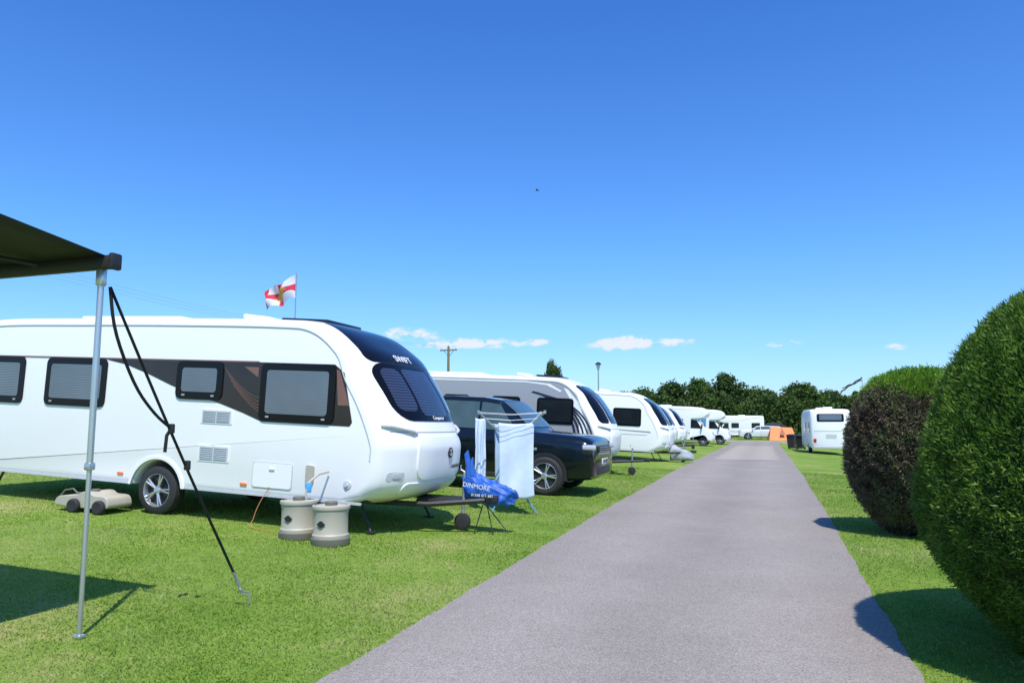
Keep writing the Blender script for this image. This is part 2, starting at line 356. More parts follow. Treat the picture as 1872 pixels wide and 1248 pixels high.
TR=[(-17.7,115.4,8.2,3.8),(-13.3,116.9,9.2,4.),(-9.7,118.2,9.7,4.),(-5.6,119.5,10.2,4.8),(-2.2,120.6,7.8,3.4),(.8,121.6,7.2,3.4),(5.3,123.2,9.0,5.4),(9.4,124.6,7.4,4),(14.1,126.2,7.2,4.6),(-20.6,114.6,7.2,3.4),(-26,118,6.4,3.8),(-34,120,6,4.5),(20,128,7,4.8),(27,130,7.5,5),(36,130,7,5.5),(-43,122,6,5),(-1,132,8.8,5),(-15,130,9,5.4),(-10,134,9.4,5),(10,136,8.2,5)]
for i,(x,y,h,w) in enumerate(TR):
    tree(x,y,h,w,i if i<4 else (i*3)%4,'leafy green broadleaf tree in the boundary treeline')
tree(-21.5,77,8.4,1.6,1,'small rounded tree top showing above the caravans')
def hedgerow():
    n=72000; x=rng.random(n)*110-50; y=113+rng.normal(0,1.,n)+2*np.sin(x*.2); hh=(5.3+.7*np.sin(x*.7)+.6*np.sin(x*2.1)+.35*np.sin(x*5.3))*(.55+.45*sm(-27,-20,x)); z=rng.random(n)**.7*hh+Gv(x,y)
    V=leaves(np.stack([x,y,z],1),rng.normal(0,1,(n,3)),.34,.15,.1,.8); o=cloud('hedgerow',V,4,TL[1]); o["kind"]="stuff"
hedgerow()
# ------------------------------------------------------------ wheels
def wheel(parent,x,y,z,r,w,side,spokes=8,name='wheel'):
    e=bpy.data.objects.new(name,None); e.empty_display_size=.1; link(e,parent); e.location=(x,y,z)
    b=MB(); h=w/2
    b.lathe([(r*.68,-h),(r*.86,-h*1.02),(r*.97,-h*.8),(r,-h*.4),(r,h*.4),(r*.97,h*.8),(r*.86,h*1.02),(r*.68,h)],axis='Y',n=40,close=True); b.obj('tyre',RUB,e)
    b=MB(); o=side*h
    b.lathe([(r*.69,o*.95),(r*.66,o*1.0),(r*.62,o*.75),(r*.61,-o*.5),(r*.68,-o*.5)],axis='Y',n=40,close=True)
    for k in range(spokes):
        a=2*math.pi*k/spokes
        for da in (-.12,.12):
            p1=Vector((math.cos(a)*r*.12,o*.72,math.sin(a)*r*.12)); p2=Vector((math.cos(a+da)*r*.64,o*.86,math.sin(a+da)*r*.64))
            b.tube([p1,p2],[r*.05,r*.035],6)
    b.lathe([(r*.17,o*.5),(r*.17,o*.8),(r*.1,o*.9),(.0,o*.92)],axis='Y',n=20); b.obj('rim',RIM,e)
    b=MB(); b.lathe([(.0,o*.3),(r*.6,o*.3),(r*.6,o*.28),(0,o*.28)],axis='Y',n=24); b.obj('brake_disc',BLACK,e)
    return e
# ------------------------------------------------------------ extruded body
class Body:
    def __init__(s,upper,bottom,hw,pull,er=.06,n=6):
        s.P=catmull(upper,n); s.nu=len(s.P); s.P=s.P+[Vector(p) for p in bottom]; s.hw=hw; s.pull=pull; s.er=er
        m=len(s.P); s.N=[]
        for i in range(m):
            d=(s.P[(i+1)%m]-s.P[i-1]).normalized(); s.N.append(Vector((-d.y,d.x)))
        s.S=[0]
        for i in range(1,s.nu): s.S.append(s.S[-1]+(s.P[i]-s.P[i-1]).length)
    def off(s,p,nn,y):
        a=abs(y)/s.hw; x,z=p; x-=s.pull(p[0],p[1])*a**3; z-=.05*a**4*ss(1.9,2.5,p[1])
        e=max(0,(abs(y)-(s.hw-s.er))/s.er); ins=s.er*(1-math.sqrt(max(0,1-e*e)))
        return Vector((x-nn.x*ins,y,z-nn.y*ins))
    def make(s,name,mats,parent,matfn=None):
        hw,er=s.hw,s.er
        yy=[-hw+er*(1-math.sin(t)) for t in np.linspace(math.pi/2,0,5)]+list(np.linspace(-hw+er,hw-er,21)[1:-1])+[hw-er*(1-math.sin(t)) for t in np.linspace(0,math.pi/2,5)]
        m=len(s.P); vs=[s.off(s.P[i],s.N[i],y) for y in yy for i in range(m)]; fs=[]
        for j in range(len(yy)-1):
            for i in range(m): fs.append((j*m+i,j*m+(i+1)%m,(j+1)*m+(i+1)%m,(j+1)*m+i))
        fs.append(tuple(range(m))); fs.append(tuple(range((len(yy)-1)*m,len(yy)*m)))
        mi=[0]*len(fs)
        if matfn: mi[-1]=1; mi[-2]=1
        return mesh(name,vs,fs,mats,parent,33,mi)
    def sidx(s,arc):
        i=int(np.searchsorted(s.S,arc))-1; i=max(0,min(i,s.nu-2)); t=(arc-s.S[i])/(s.S[i+1]-s.S[i]); return i,t
    def surf(s,arc,y,off=0):
        i,t=s.sidx(arc); p=s.P[i].lerp(s.P[i+1],t); n=s.N[i].lerp(s.N[i+1],t)
        q=s.off(p,n,y); 
        return q+Vector((n.x*off,0,n.y*off))
    def arc_of(s,x,z):
        best=min(range(s.nu),key=lambda i:(s.P[i]-Vector((x,z))).length); return s.S[best]
    def patch(s,name,mat,parent,a0,a1,y0,y1,r,off,taper=0,label=None):
        base=rr(a0,a1,y0,y1,r,6); k=[]
        for i in range(len(base)):
            p=Vector(base[i]); q=Vector(base[(i+1)%len(base)]); L=(q-p).length; m=max(1,int(L/.07))
            for t in range(m): k.append(p.lerp(q,t/m))
        ca,cy=(a0+a1)/2,(y0+y1)/2; vs=[]; nr=10; n=len(k)
        def tp(a,y): return y*(1+taper*(a-ca)/(a1-a0))
        for j in range(nr,0,-1):
            f=j/nr
            for q in k:
                a=ca+(q.x-ca)*f; y=cy+(q.y-cy)*f; vs.append(s.surf(a,tp(a,y),off))
        for q in k: vs.append(s.surf(q.x,tp(q.x,q.y),-.01))
        vs.append(s.surf(ca,tp(ca,cy),off)); fs=[]
        for j in range(nr-1):
            for i in range(n): fs.append((j*n+i,j*n+(i+1)%n,(j+1)*n+(i+1)%n,(j+1)*n+i))
        for i in range(n): fs.append(((nr-1)*n+i,(nr-1)*n+(i+1)%n,len(vs)-1)); fs.append((i,(i+1)%n,nr*n+(i+1)%n,nr*n+i))
        o=mesh(name,vs,fs,mat,parent,50)
        if label:o["label"]=label
        return o
def arch(cx,cz,r,zb,n=14):
    a0=math.asin((zb-cz)/r); out=[]
    for i in range(n+1):
        a=a0+(math.pi-2*a0)*i/n; out.append((cx+r*math.cos(a),cz+r*math.sin(a)))
    return out
def side_window(parent,x0,x1,z0,z1,hw,mat=None,r=.09,side=-1):
    ins=(.055,.07) if mat is not None else (.095,.10)
    mat=mat or BLIND
    w=bpy.data.objects.new('window',None); link(w,parent)
    b=MB(); b.plate(rr(x0,x1,z0,z1,r),side*(hw-.01),side*(hw+.018)); b.obj('frame',BLACKGL,w)
    b=MB(); b.plate(rr(x0+ins[0],x1-ins[0],z0+ins[1],z1-ins[1]*.9,r*.5),side*(hw+.0),side*(hw+.022)); b.obj('pane',mat,w)
    if mat is BLIND:
        for xx in (x0+.14,x1-.14):
            b=MB(); b.box((xx,side*(hw+.026),z0+.055),(.05,.012,.025),.004); b.obj('catch',SEAM,w)
    return w
def caravan(label,X,Y,style,nose=3.65,rear=-3.7,roll=0,group='touring caravans pitched along the road'):
    z=G(X,Y+.1); hw=1.13
    e=empty('caravan',label,'caravan',(X,Y+hw,z),(0,R(2.75),roll),group)
    fr=[(-1.95,2.655),(-1.38,2.60),(-.90,2.35),(-.60,2.12),(-.26,1.675),(-.02,1.18),(.01,.95),(-.04,.61),(-.22,.45)]
    upper=[(rear+.15,.40),(rear+.02,.7),(rear,1.4),(rear+.03,2.2),(rear+.16,2.5),(rear+.45,2.64),(-1.5,2.665),(0,2.67)]+[(nose+a,b) for a,b in fr]
    bottom=[(nose-.45,.37)]+arch(0,.3,.41,.37)+[(rear+.4,.37)]
    B=Body(upper,bottom,hw,lambda x,zz:.38*ss(nose-1.6,nose-.4,x)*(1-.65*ss(1.8,2.6,zz)),.075)
    side={'A':WHITE,'B':SILVERSIDE,'C':WHITE,'D':WHITE}[style]
    B.make('body',[WHITE,side],e,True)
    A=lambda dx,zz:B.arc_of(nose+dx,zz)
    aT=A(-1.55,2.63); aM=A(-.60,2.12); aW=A(-.12,1.40)
    if style=='A':
        B.patch('front_skylight',BLACKGL,e,aT,aM-.0,-.84,.84,.14,.008,.16,'black glossy sloping front panel')
        B.patch('front_window_surround',BLACKGL,e,aM+.012,aW+.02,-.88,.88,.24,.010,-.08)
        B.patch('front_window',FRONTGL,e,aM+.09,aW-.05,-.38,.38,.09,.016)
        B.patch('front_window',FRONTGL,e,aM+.11,aW-.11,-.79,-.44,.1,.016)
        B.patch('front_window',FRONTGL,e,aM+.11,aW-.11,.44,.79,.1,.016)
    else:
        for y0,y1 in ((-.95,-.5),(-.44,.44),(.5,.95)): B.patch('front_window_surround',BLACKGL,e,A(-1.05,2.45),A(-.15,1.45),y0,y1,.12,.010)
        B.patch('front_window',FRONTGL,e,A(-.7,2.2),A(-.2,1.55),-.36,.36,.08,.016)
    s1=A(-.0,1.17); s2=A(-.0,.8)
    B.patch('locker_lid',WHITE,e,s1-.02,s2+.10,-.66,.66,.16,.022)
    B.patch('locker_seam',SEAM,e,s1-.09,s1-.08,-.98,.98,.004,.003)
    B.patch('bumper_panel',WHITE,e,s2+.14,s2+.34,-.8,.8,.07,.016)
    for sg in (-1,1):
        b=MB(); q=[B.surf(s1-.16+.02*k,sg*(1.05-.085*k),.035 if 0<k<5 else .0) for k in range(6)]
        b.tube(q,[.028,.024,.02,.02,.024,.02],8); b.obj('grab_handle',TRIM,e)
        B.patch('front_lamp_recess',TRIM,e,s2+.0,s2+.11,*sorted((sg*.82,sg*1.02)),.03,.004)
        B.patch('front_marker_lamp',LAMPGL,e,s2+.02,s2+.08,*sorted((sg*.86,sg*.96)),.02,.010)
    for sg in (-1,1):
        Yp=lambda o:sg*(hw+o)
        path=[]
        for i in range(B.nu):
            p=B.P[i]
            q=B.off(p-B.N[i]*.095,Vector((0,0)),sg*hw); path.append(Vector((q.x,Yp(.002),q.z)))
        path=[p for p in path if p.z>.9]
        b=MB(); b.tube(path,.009,6); b.obj('awning_rail',TRIM,e)
        b=MB(); a=arch(0,.3,.43,.37,18); a2=arch(0,.3,.47,.37,18); b.plate(a+a2[::-1],Yp(-.02),Yp(.018)); b.obj('wheel_arch_trim',WHITE if style!='B' else side,e)
        for xx in (nose-2.25,-.62,rear+.75):
            b=MB(); b.box((xx,Yp(.008),.5),(.1,.016,.035),.006); b.obj('side_marker_lamp',ORANGE,e)
        b=MB(); b.plate([(rear+.4,.372),(-.43,.372),(-.43,.40),(rear+.4,.40)],Yp(-.02),Yp(.006)); b.plate([(.43,.372),(nose-.55,.372),(nose-.55,.40),(.43,.40)],Yp(-.02),Yp(.006)); b.obj('side_skirt',TRIM,e)
        wheel(e,0,sg*(hw-.11),.315,.325,.2,sg,5)
        if style=='A':
            top=[(-1.1,2.055),(.2,2.055),(1.5,2.055),(2.62,2.05),(2.76,1.95)]
            bot=[(2.91,1.35),(2.88,1.3),(1.6,1.3),(1.3,1.40),(.95,1.50),(.5,1.60),(.1,1.72),(-.3,1.86),(-.7,1.98),(-1.0,2.03)]
            b=MB(); b.plate(top+bot,Yp(-.01),Yp(.004)); b.obj('side_graphic',COPPER,e)
            b=MB(); b.plate([(2.65,1.99),(2.70,1.97),(2.86,1.55),(2.70,1.55)],Yp(.0),Yp(.008)); b.plate([(-3.2,2.045),(1.5,2.05),(1.5,2.068),(-3.2,2.063)],Yp(0),Yp(.007))
            b.plate([(1.28,1.99),(1.5,1.99),(1.5,1.86)],Yp(0),Yp(.0065))
            for k in range(5):
                pts=[(.96+.04*k+.6*t,1.98-.055*k-.38*math.sin(t*1.5)) for t in np.linspace(0,.97,8)]
                b.plate(pts+[(p[0],p[1]-.006) for p in pts][::-1],Yp(.0),Yp(.007+.0004*k))
            b.obj('side_graphic',COPPERL,e)
            for (x0,x1,z0,z1) in ((-3.25,-2.58,1.37,2.05),(-2.15,-1.02,1.37,2.05),(.2,.955,1.54,2.05),(1.55,2.65,1.31,2.05)):
                side_window(e,x0,x1,z0,z1,hw,side=sg)
            for (x0,x1,z0,z1) in ((.65,1.145,1.24,1.425),(.65,1.145,.75,.96)):
                b=MB(); b.plate(rr(x0,x1,z0,z1,.015),Yp(-.01),Yp(.008)); b.obj('vent_surround',WHITE,e)
                b=MB(); b.plate(rr(x0+.02,x1-.02,z0+.015,z1-.015,.01),Yp(0),Yp(.010))
                for k in range(7):
                    zc=z0+.02+(z1-z0-.04)*(k+.5)/7
                    for h in (0,1): b.box(((x0+.03+(x1-x0-.06)*(h+.5)/2)+0,Yp(.013),zc),((x1-x0)/2-.05,.012,.008),.003)
                b.obj('vent_grille',TRIM,e)
            b=MB(); b.plate(rr(1.52,2.12,.47,.8,.04),Yp(-.01),Yp(.006)); b.obj('locker_door_seam',TRIM,e)
            b=MB(); b.plate(rr(1.535,2.105,.485,.785,.035),Yp(-.01),Yp(.012)); b.box((1.82,Yp(.02),.72),(.08,.015,.03),.005); b.obj('locker_door',WHITE,e)
            b=MB(); b.lathe([(0,Yp(.012)),(.05,Yp(.012)),(.06,Yp(0)),(.06,Yp(-.01))],(2.9,0,.6),axis='Y',n=20); b.lathe([(0,Yp(.03)),(.022,Yp(.03)),(.025,Yp(0))],(2.9,0,.6),axis='Y',n=16); b.obj('water_inlet',TRIM,e)
            b=MB(); b.plate(rr(2.1+.22,2.1+.33,.58,.8,.02),Yp(-.01),Yp(.03)); b.obj('socket_cover',BEIGE,e)
        elif style=='B':
            for (x0,x1,z0,z1) in ((1.55,2.60,1.33,2.05),(.2,1.05,1.5,2.05),(-1.3,-.5,1.45,2.05),(-3.2,-2.1,1.35,2.05)):
                side_window(e,x0,x1,z0,z1,hw,DARKGL,side=sg)
            b=MB()
            for k in range(5):
                o1=[(1.1+.12*k+1.6*math.sin(t)+.0,2.25-.1*k*.3-1.35*(1-math.cos(t))*(.95)) for t in np.linspace(.2,1.5,14)]
                b.plate(o1+[(p[0]-.06+.01*k,p[1]-.045) for p in o1][::-1],Yp(-.01),Yp(.004+.0006*k))
            b.plate([(1.0,1.13),(2.6,1.1),(2.75,1.0),(1.4,1.06)],Yp(-.01),Yp(.005)); b.obj('side_graphic',NAVYGR,e)
            b=MB(); b.plate([(rear+.5,2.5),(1.2,2.5),(1.9,2.44),(2.25,2.25),(2.2,2.22),(1.8,2.40),(1.2,2.46),(rear+.5,2.46)],Yp(-.01),Yp(.004)); b.obj('side_trim',WHITE,e)
            b=MB(); b.plate([(2.72,.45),(3.05,.45),(3.0,1.3),(2.74,1.95),(2.42,2.30),(2.3,2.34),(2.55,1.95),(2.78,1.4)],Yp(-.01),Yp(.003)); b.obj('side_moulding',WHITE,e)
        else:
            for (x0,x1,z0,z1) in ((1.45,2.55,1.33,2.02),(-.2,.6,1.5,2.02),(-2.2,-1.2,1.38,2.02)):
                side_window(e,x0,x1,z0,z1,hw,DARKGL,side=sg)
            b=MB(); b.plate([(1.0,1.2),(2.9,1.16),(2.95,1.1),(1.5,1.16)],Yp(-.01),Yp(.004)); b.plate([(-3,1.0),(2.8,1.02),(2.8,1.0),(-3,.98)],Yp(-.01),Yp(.004)); b.obj('side_graphic',SILVERSIDE,e)
    b=MB(); b.box((-1.3,-.2,2.70),(1.9,.75,.06),.025); b.obj('roof_vent',WHITE,e)
    b=MB(); b.box((.95,-.35,2.71),(.45,.45,.07),.025,Matrix.Rotation(R(6),4,'Y')); b.obj('roof_vent',WHITE,e)
    if style in 'AB':
        b=MB(); b.box((1.65,.0,2.69),(.75,.9,.05),.02,Matrix.Rotation(R(2),4,'Y')); b.obj('roof_window',DARKGL,e)
    b=MB(); hl=.62 if style=='A' else .75
    for sg in (-1,1):
        b.tube([(-3,sg*.55,.33),(2.2,sg*.55,.33),(nose+.0,sg*.42,.36),(nose+hl,sg*.06,.42)],.035,6)
        b.tube([(nose-.75,sg*.8,.37),(nose-.55,sg*.85,.03)],.018,6); b.box((nose-.55,sg*.85,.02),(.12,.1,.02),.004)
        b.tube([(rear+.5,sg*.8,.37),(rear+.35,sg*.85,.03)],.018,6)
    b.tube([(0,-.95,.32),(0,.95,.32)],.035,8); b.box((nose+.0,0,.38),(.5,.5,.05),.01); b.box((nose+hl+.05,0,.44),(.24,.09,.1),.02)
    b.box((-.0,0,.45),(6.2,2.0,.14),.02)
    b.obj('chassis',BLACK,e)
    jx=nose+(.27 if style=='A' else .4)
    b=MB(); b.tube([(jx,.1,.75),(jx,.1,.16)],.024,8); b.tube([(jx,.1,.75),(jx-.06,.1,.78),(jx-.06,.1,.84)],.01,6); b.obj('jockey_stem',STEEL,e)
    b=MB(); b.lathe([(0,-.035),(.07,-.04),(.105,-.03),(.11,0),(.105,.03),(.07,.04),(0,.035)],(jx,.1,.115),axis='Y',n=24); b.obj('jockey_wheel',RUB,e)
    return e,B,A
c1,B1,A1=caravan('large white touring caravan, black front panel, copper side graphic',-7.72,7.94,'A')
def front_text(c,B,s,size,arc,mat,y=0,bold=0,shear=0,off=.022):
    p=B.surf(arc,y,off); u=(B.surf(arc-.05,y,0)-B.surf(arc+.05,y,0)); r=(B.surf(arc,y+.1,0)-B.surf(arc,y-.1,0))
    u=u.normalized(); r=(r-u*r.dot(u)).normalized(); text(s,size,facing(p,r,u),mat,c,bold=bold,shear=shear)
front_text(c1,B1,'SWIFT',.17,A1(-.60,2.12)-.09,WHITEINK,-.08,.002,.15)
front_text(c1,B1,'Conqueror',.075,A1(-.12,1.40)-.02,WHITEINK,0.0,.0,.2)
front_text(c1,B1,'CONQUEROR',.06,A1(0,.8)-.03,INK,.36,.001,0,.03)
b=MB(); p=B1.surf(A1(0,1.0),.12,.022)
b.lathe([(.0,.016),(.068,.014),(.068,.0)],p,axis='X',n=24); b.obj('front_emblem',INK,c1)
p2=p+Vector((.018,0,0)); text('S',.12,facing(p2,(0,1,0),(0,0,1)),WHITEINK,c1,'emblem_letter')
# blue cover on hitch
cov=empty('hitch_cover','slumped blue fabric cover over the caravan hitch with white lettering','hitch cover',(-3.74,9.2,G(-3.4,9.1)))
st=[(-.08,.44,.66,.03),(-.02,.42,.80,.07),(.08,.42,.78,.11),(.2,.36,.73,.13),(.32,.33,.68,.13),(.44,.33,.65,.12),(.55,.35,.61,.10),(.64,.36,.585,.06),(.68,.38,.55,.03)]
vs=[];n=28
for i,(x,z0,z1,w) in enumerate(st):
    for k in range(n):
        a=2*math.pi*k/n; zc=(z0+z1)/2; ca,sa=math.cos(a),math.sin(a)
        cx_=math.copysign(abs(ca)**.6,ca); sz_=math.copysign(abs(sa)**.6,sa)
        wr=1+.16*math.sin(a*5+i*1.7)+.1*math.sin(a*9-i*2.3)
        vs.append((x+.02*math.sin(a*3+i),cx_*w*wr*(1.1-.6*max(0,sa)),zc+sz_*(z1-z0)/2*(1+.09*math.sin(i*2.3+a*4))))
fs=[(i*n+k,i*n+(k+1)%n,(i+1)*n+(k+1)%n,(i+1)*n+k) for i in range(len(st)-1) for k in range(n)]+[tuple(range(n)),tuple(range((len(st)-1)*n,len(st)*n))]
co=mesh('fabric',vs,fs,BLUECLOTH,cov,60); sd=co.modifiers.new('s','SUBSURF'); sd.levels=2; sd.render_levels=2
tx_=bpy.data.textures.new('crumple','CLOUDS'); tx_.noise_scale=.11; dm=co.modifiers.new('d','DISPLACE'); dm.texture=tx_; dm.strength=.09; dm.mid_level=.62
b=MB(); b.tube([(.03,0,.70),(.01,.0,.86),(-.02,.01,1.0),(.0,0,1.05)],[.07,.04,.035,.01],10); b.tube([(.08,-.02,.72),(.05,0,.88),(.07,0,.96)],[.05,.03,.01],10); b.obj('tied_top',BLUECLOTH,cov)
text('DINMORE',.085,facing((.20,-.20,.60),(1,0,-.14),(.14,-.05,1)),WHITEINK,cov,bold=.0)
text('01568 611 681',.05,facing((.28,-.20,.49),(1,0,-.04),(.04,.0,1)),WHITEINK,cov,bold=.0)
b=MB(); b.tube([(.25,-.1,.36),(.18,-.22,.0)],.008,6); b.tube([(.25,.05,.36),(.42,-.16,.0)],.008,6); b.tube([(.25,.05,.34),(.55,.05,.0)],.008,6); b.obj('prop_stand',BLACK,cov)
# barrels
PUMPB=pm('pump_blue',(.1,.4,.75),.4)
def barrel(x,y,label,pump):
    z=G(x,y); e=empty('water_barrel',label,'water barrel',(x,y,z),group='water barrels beside the caravan')
    b=MB(); b.lathe([(.0,.03),(.195,.03),(.205,.05),(.205,.11),(.196,.12),(.192,.13),(.192,.34),(.198,.36),(.198,.40),(.18,.425),(.1,.43),(0,.43)],n=40); b.obj('drum',BEIGE,e)
    b=MB(); b.lathe([(.19,.0),(.215,.0),(.22,.03),(.22,.07),(.205,.075),(.19,.07)],n=40,close=True); b.obj('base_ring',OLIVE,e)
    b=MB(); b.lathe([(.185,.395),(.21,.39),(.215,.41),(.21,.43),(.185,.435)],n=40,close=True); b.obj('top_ring',BEIGE,e)
    b=MB(); b.lathe([(.07,.43),(.07,.465),(.06,.475),(0,.475)],(.0,.0,0),n=24); b.obj('cap',OLIVE,e)
    b=MB(); b.lathe([(0,-.19),(.035,-.2),(.035,-.207),(0,-.208)],(0,0,.24),axis='Y',n=16); b.box((0,-.2,.24),(.1,.012,.02),.004);b.obj('tap',BLACK,e)
    if pump:
        b=MB(); b.tube([(.05,.05,.46),(.06,.08,.62),(.13,.2,.72),(.16,.36,.74)],.014,8); b.obj('hose',BEIGE,e)
        b=MB(); b.box((.07,.08,.57),(.06,.05,.12),.01); b.obj('pump',PUMPB,e)
barrel(-5.20,7.55,'beige plastic rolling water barrel with dark lid and blue pump',True)
barrel(-4.68,7.42,'beige plastic rolling water barrel standing upright on grass',False)
b=MB(); pts=[(-5.9,7.92,G(-5.9,7.9)+.5),(-5.98,7.85,G(-5.9,7.9)+.3),(-6.02,7.8,G(-6,7.7)+.12),(-6.0,7.75,G(-6,7.6)+.02),(-5.7,7.7,G(-5.7,7.5)+.012),(-5.2,7.85,G(-5.2,7.7)+.012),(-5,8.3,G(-5,8.3)+.012)]
q=catmull([(p[0],p[1]) for p in pts],5); zz=np.interp(np.linspace(0,6,len(q)),range(7),[p[2] for p in pts]); b.tube([(a.x,a.y,z) for a,z in zip(q,zz)],.005,6)
tag(b.obj('power_cable',CABLE),'orange power cable running from caravan locker onto the grass','cable')
z=G(-8.5,7.7); wt=empty('waste_tank','low beige wheeled waste water tank lying beside the caravan wheel','waste tank',(-8.55,7.75,z),(0,R(2.5),R(3))); wt.scale=(.95,.95,.9)
b=MB(); b.plate(catmull([(-.45,.09),(-.46,.15),(-.38,.22),(-.1,.25),(.0,.30),(.12,.30),(.2,.26),(.38,.25),(.44,.18),(.43,.09),(.2,.07),(-.2,.07)],4),-.22,.22)
o=b.obj('tank',BEIGE,wt,50); bv=o.modifiers.new('b','BEVEL'); bv.width=.03; bv.segments=3; bv.limit_method='ANGLE'; bv.angle_limit=R(50)
b=MB(); b.lathe([(0,.25),(.05,.25),(.055,.285),(0,.29)],(-.25,0,-.03),n=20); b.obj('cap',OLIVE,wt)
b=MB(); b.lathe([(0,.28),(.06,.28),(.06,.33),(0,.335)],(.06,-.05,0),n=20); b.obj('cap',OLIVE,wt)
for wx in (.33,-.1):
    b=MB(); b.lathe([(0,-.03),(.08,-.035),(.1,-.02),(.1,.02),(.08,.035),(0,.03)],(wx,-.25,.1),axis='Y',n=24); b.obj('wheel',RUB,wt)
b=MB(); b.tube([(-.42,-.18,.2),(-.34,-.18,.3),(-.2,-.18,.33),(-.1,-.18,.26)],.012,8); b.obj('handle',OLIVE,wt)
c2,B2,A2=caravan('touring caravan, silver grey sides, dark windows and navy swoosh',-7.65,19.9,'B')
c3,B3,A3=caravan('white touring caravan with dark windows, cover over its hitch',-7.15,28.9,'C')
c5,B5,A5=caravan('white touring caravan tucked between two other caravans',-8.0,38.0,'D')
c4,B4,A4=caravan('white touring caravan pitched further back on the grass',-8.3,46.2,'D')
prof=[(-.1,.12,.5),(.1,.18,.58),(.3,.2,.5),(.5,.18,.40),(.66,.14,.3),(.76,.05,.2)]
vs=[];n=20
for i,(x,w,h) in enumerate(prof):
    for k in range(n):
        a=math.pi*2*k/n; vs.append((x+.04*math.sin(2*a+i),math.cos(a)*w*(1+.25*math.sin(3*a+i)),max(.02,h/2+.02+math.sin(a)*h/2*(1+.2*math.sin(4*a+2*i)))))
fs=[(i*n+k,i*n+(k+1)%n,(i+1)*n+(k+1)%n,(i+1)*n+k) for i in range(len(prof)-1) for k in range(n)]+[tuple(range(n)),tuple(range((len(prof)-1)*n,len(prof)*n))]
o=mesh('hitch_cover',vs,fs,pm('grey_cover',(.36,.39,.41),.7,var=.3,bump=.8,bscale=10),None,60); o.location=(-3.45,29.9,G(-3,29.9)+.06); tag(o,'pale draped cover over a caravan hitch','hitch cover')
# ------------------------------------------------------------ motorhomes
def motorhome(label,X,Y,rot,L=6.4,H=2.85,blue=False,pitch=2.75):
    e=empty('motorhome',label,'motorhome',(X,Y,G(X,Y)),(0,R(pitch),rot),'motorhomes on the campsite')
    r=-L*.5; f=L*.5; hw=1.12
    up=[(r+.05,.42),(r,.8),(r,H-.3),(r+.12,H-.06),(r+.4,H),(0,H+.01),(f-1.3,H),(f-.75,H-.12),(f-.5,H-.42),(f-.62,H-.72),(f-1.1,H-.85),(f-1.75,H-.87)]
    bo=[(f-1.78,.42)]+arch(-L*.22,.32,.42,.42)
    B=Body(up,bo,hw,lambda x,z:.2*ss(f-1.6,f-.6,x),.05,4); B.make('living_body',[WHITE2],e)
    cu=[(f-2.2,.42),(f-2.2,1.2),(f-2.2,2.0),(f-1.45,2.02),(f-1.25,1.95),(f-.75,1.38),(f-.2,1.14),(f-.03,.9),(f,.6),(f-.08,.38)]
    cb=[(f-.45,.34)]+arch(f-.85,.32,.4,.36)+[(f-2.2,.38)]
    C=Body(cu,cb,.98,lambda x,z:.22*ss(f-1.2,f,x),.09,4); C.make('cab',[WHITE2],e)
    C.patch('windscreen',DARKGL,e,C.arc_of(f-1.22,1.92),C.arc_of(f-.78,1.4),-.84,.84,.06,.01)
    C.patch('grille',BLACK,e,C.arc_of(f-.03,.85),C.arc_of(f,.55),-.5,.5,.04,.008)
    for sg in (-1,1):
        C.patch('headlight',LAMPGL,e,C.arc_of(f-.15,1.05),C.arc_of(f-.03,.8),*sorted((sg*.55,sg*.9)),.04,.01)
        b=MB(); b.plate([(f-2.0,1.28),(f-.95,1.28),(f-1.35,1.88),(f-1.95,1.9)],sg*.95,sg*.988); b.obj('cab_window',DARKGL,e)
        b=MB(); b.box((f-.95,sg*1.12,1.45),(.1,.2,.3),.03); b.obj('mirror',BLACK,e)
        wheel(e,f-.85,sg*.88,.33,.33,.2,sg,6); wheel(e,-L*.22,sg*.98,.33,.33,.2,sg,6)
        for (x0,x1) in ((r+.5,r+1.5),(.0,.9)): side_window(e,x0,x1,1.35,1.95,hw,DARKGL,side=sg)
        b=MB()
        if blue: b.plate([(r+.1,2.2),(f-2,2.2),(f-2,.7),(f-2.6,1.2),(r+1.8,1.25),(r+1.0,2.0),(r+.1,2.05)],sg*(hw-.01),sg*(hw+.003))
        b.plate([(r+.1,.9),(f-1.8,.95),(f-1.8,.87),(r+.1,.8)],sg*(hw-.01),sg*(hw+.004)); b.obj('side_graphic',BLUEGR if blue else SILVERSIDE,e)
    b=MB(); b.box((-.5,0,H+.04),(.8,.6,.1),.03); b.obj('roof_vent',WHITE2,e)
    b=MB(); b.box((r-.01,0,.5),(.06,2.0,.14),.02); b.box((0,0,.42),(L-.6,1.9,.1),.02); b.obj('bumper',BLACK,e)
    b=MB(); b.box((r-.005,0,1.9),(.03,1.2,.5),.01); b.obj('rear_window',DARKGL,e)
    return e
motorhome('white coachbuilt motorhome with overcab, nose to the road',-6.7,57.5,0)
motorhome('white and blue motorhome parked beside another',-5.9,65,0,blue=True)
motorhome('white motorhome parked side on at the end of the road',-3.2,97,R(190),L=6.0,pitch=0)
motorhome('white motorhome parked by the far hedge',-8.5,88,R(-12),L=6.2,pitch=0)
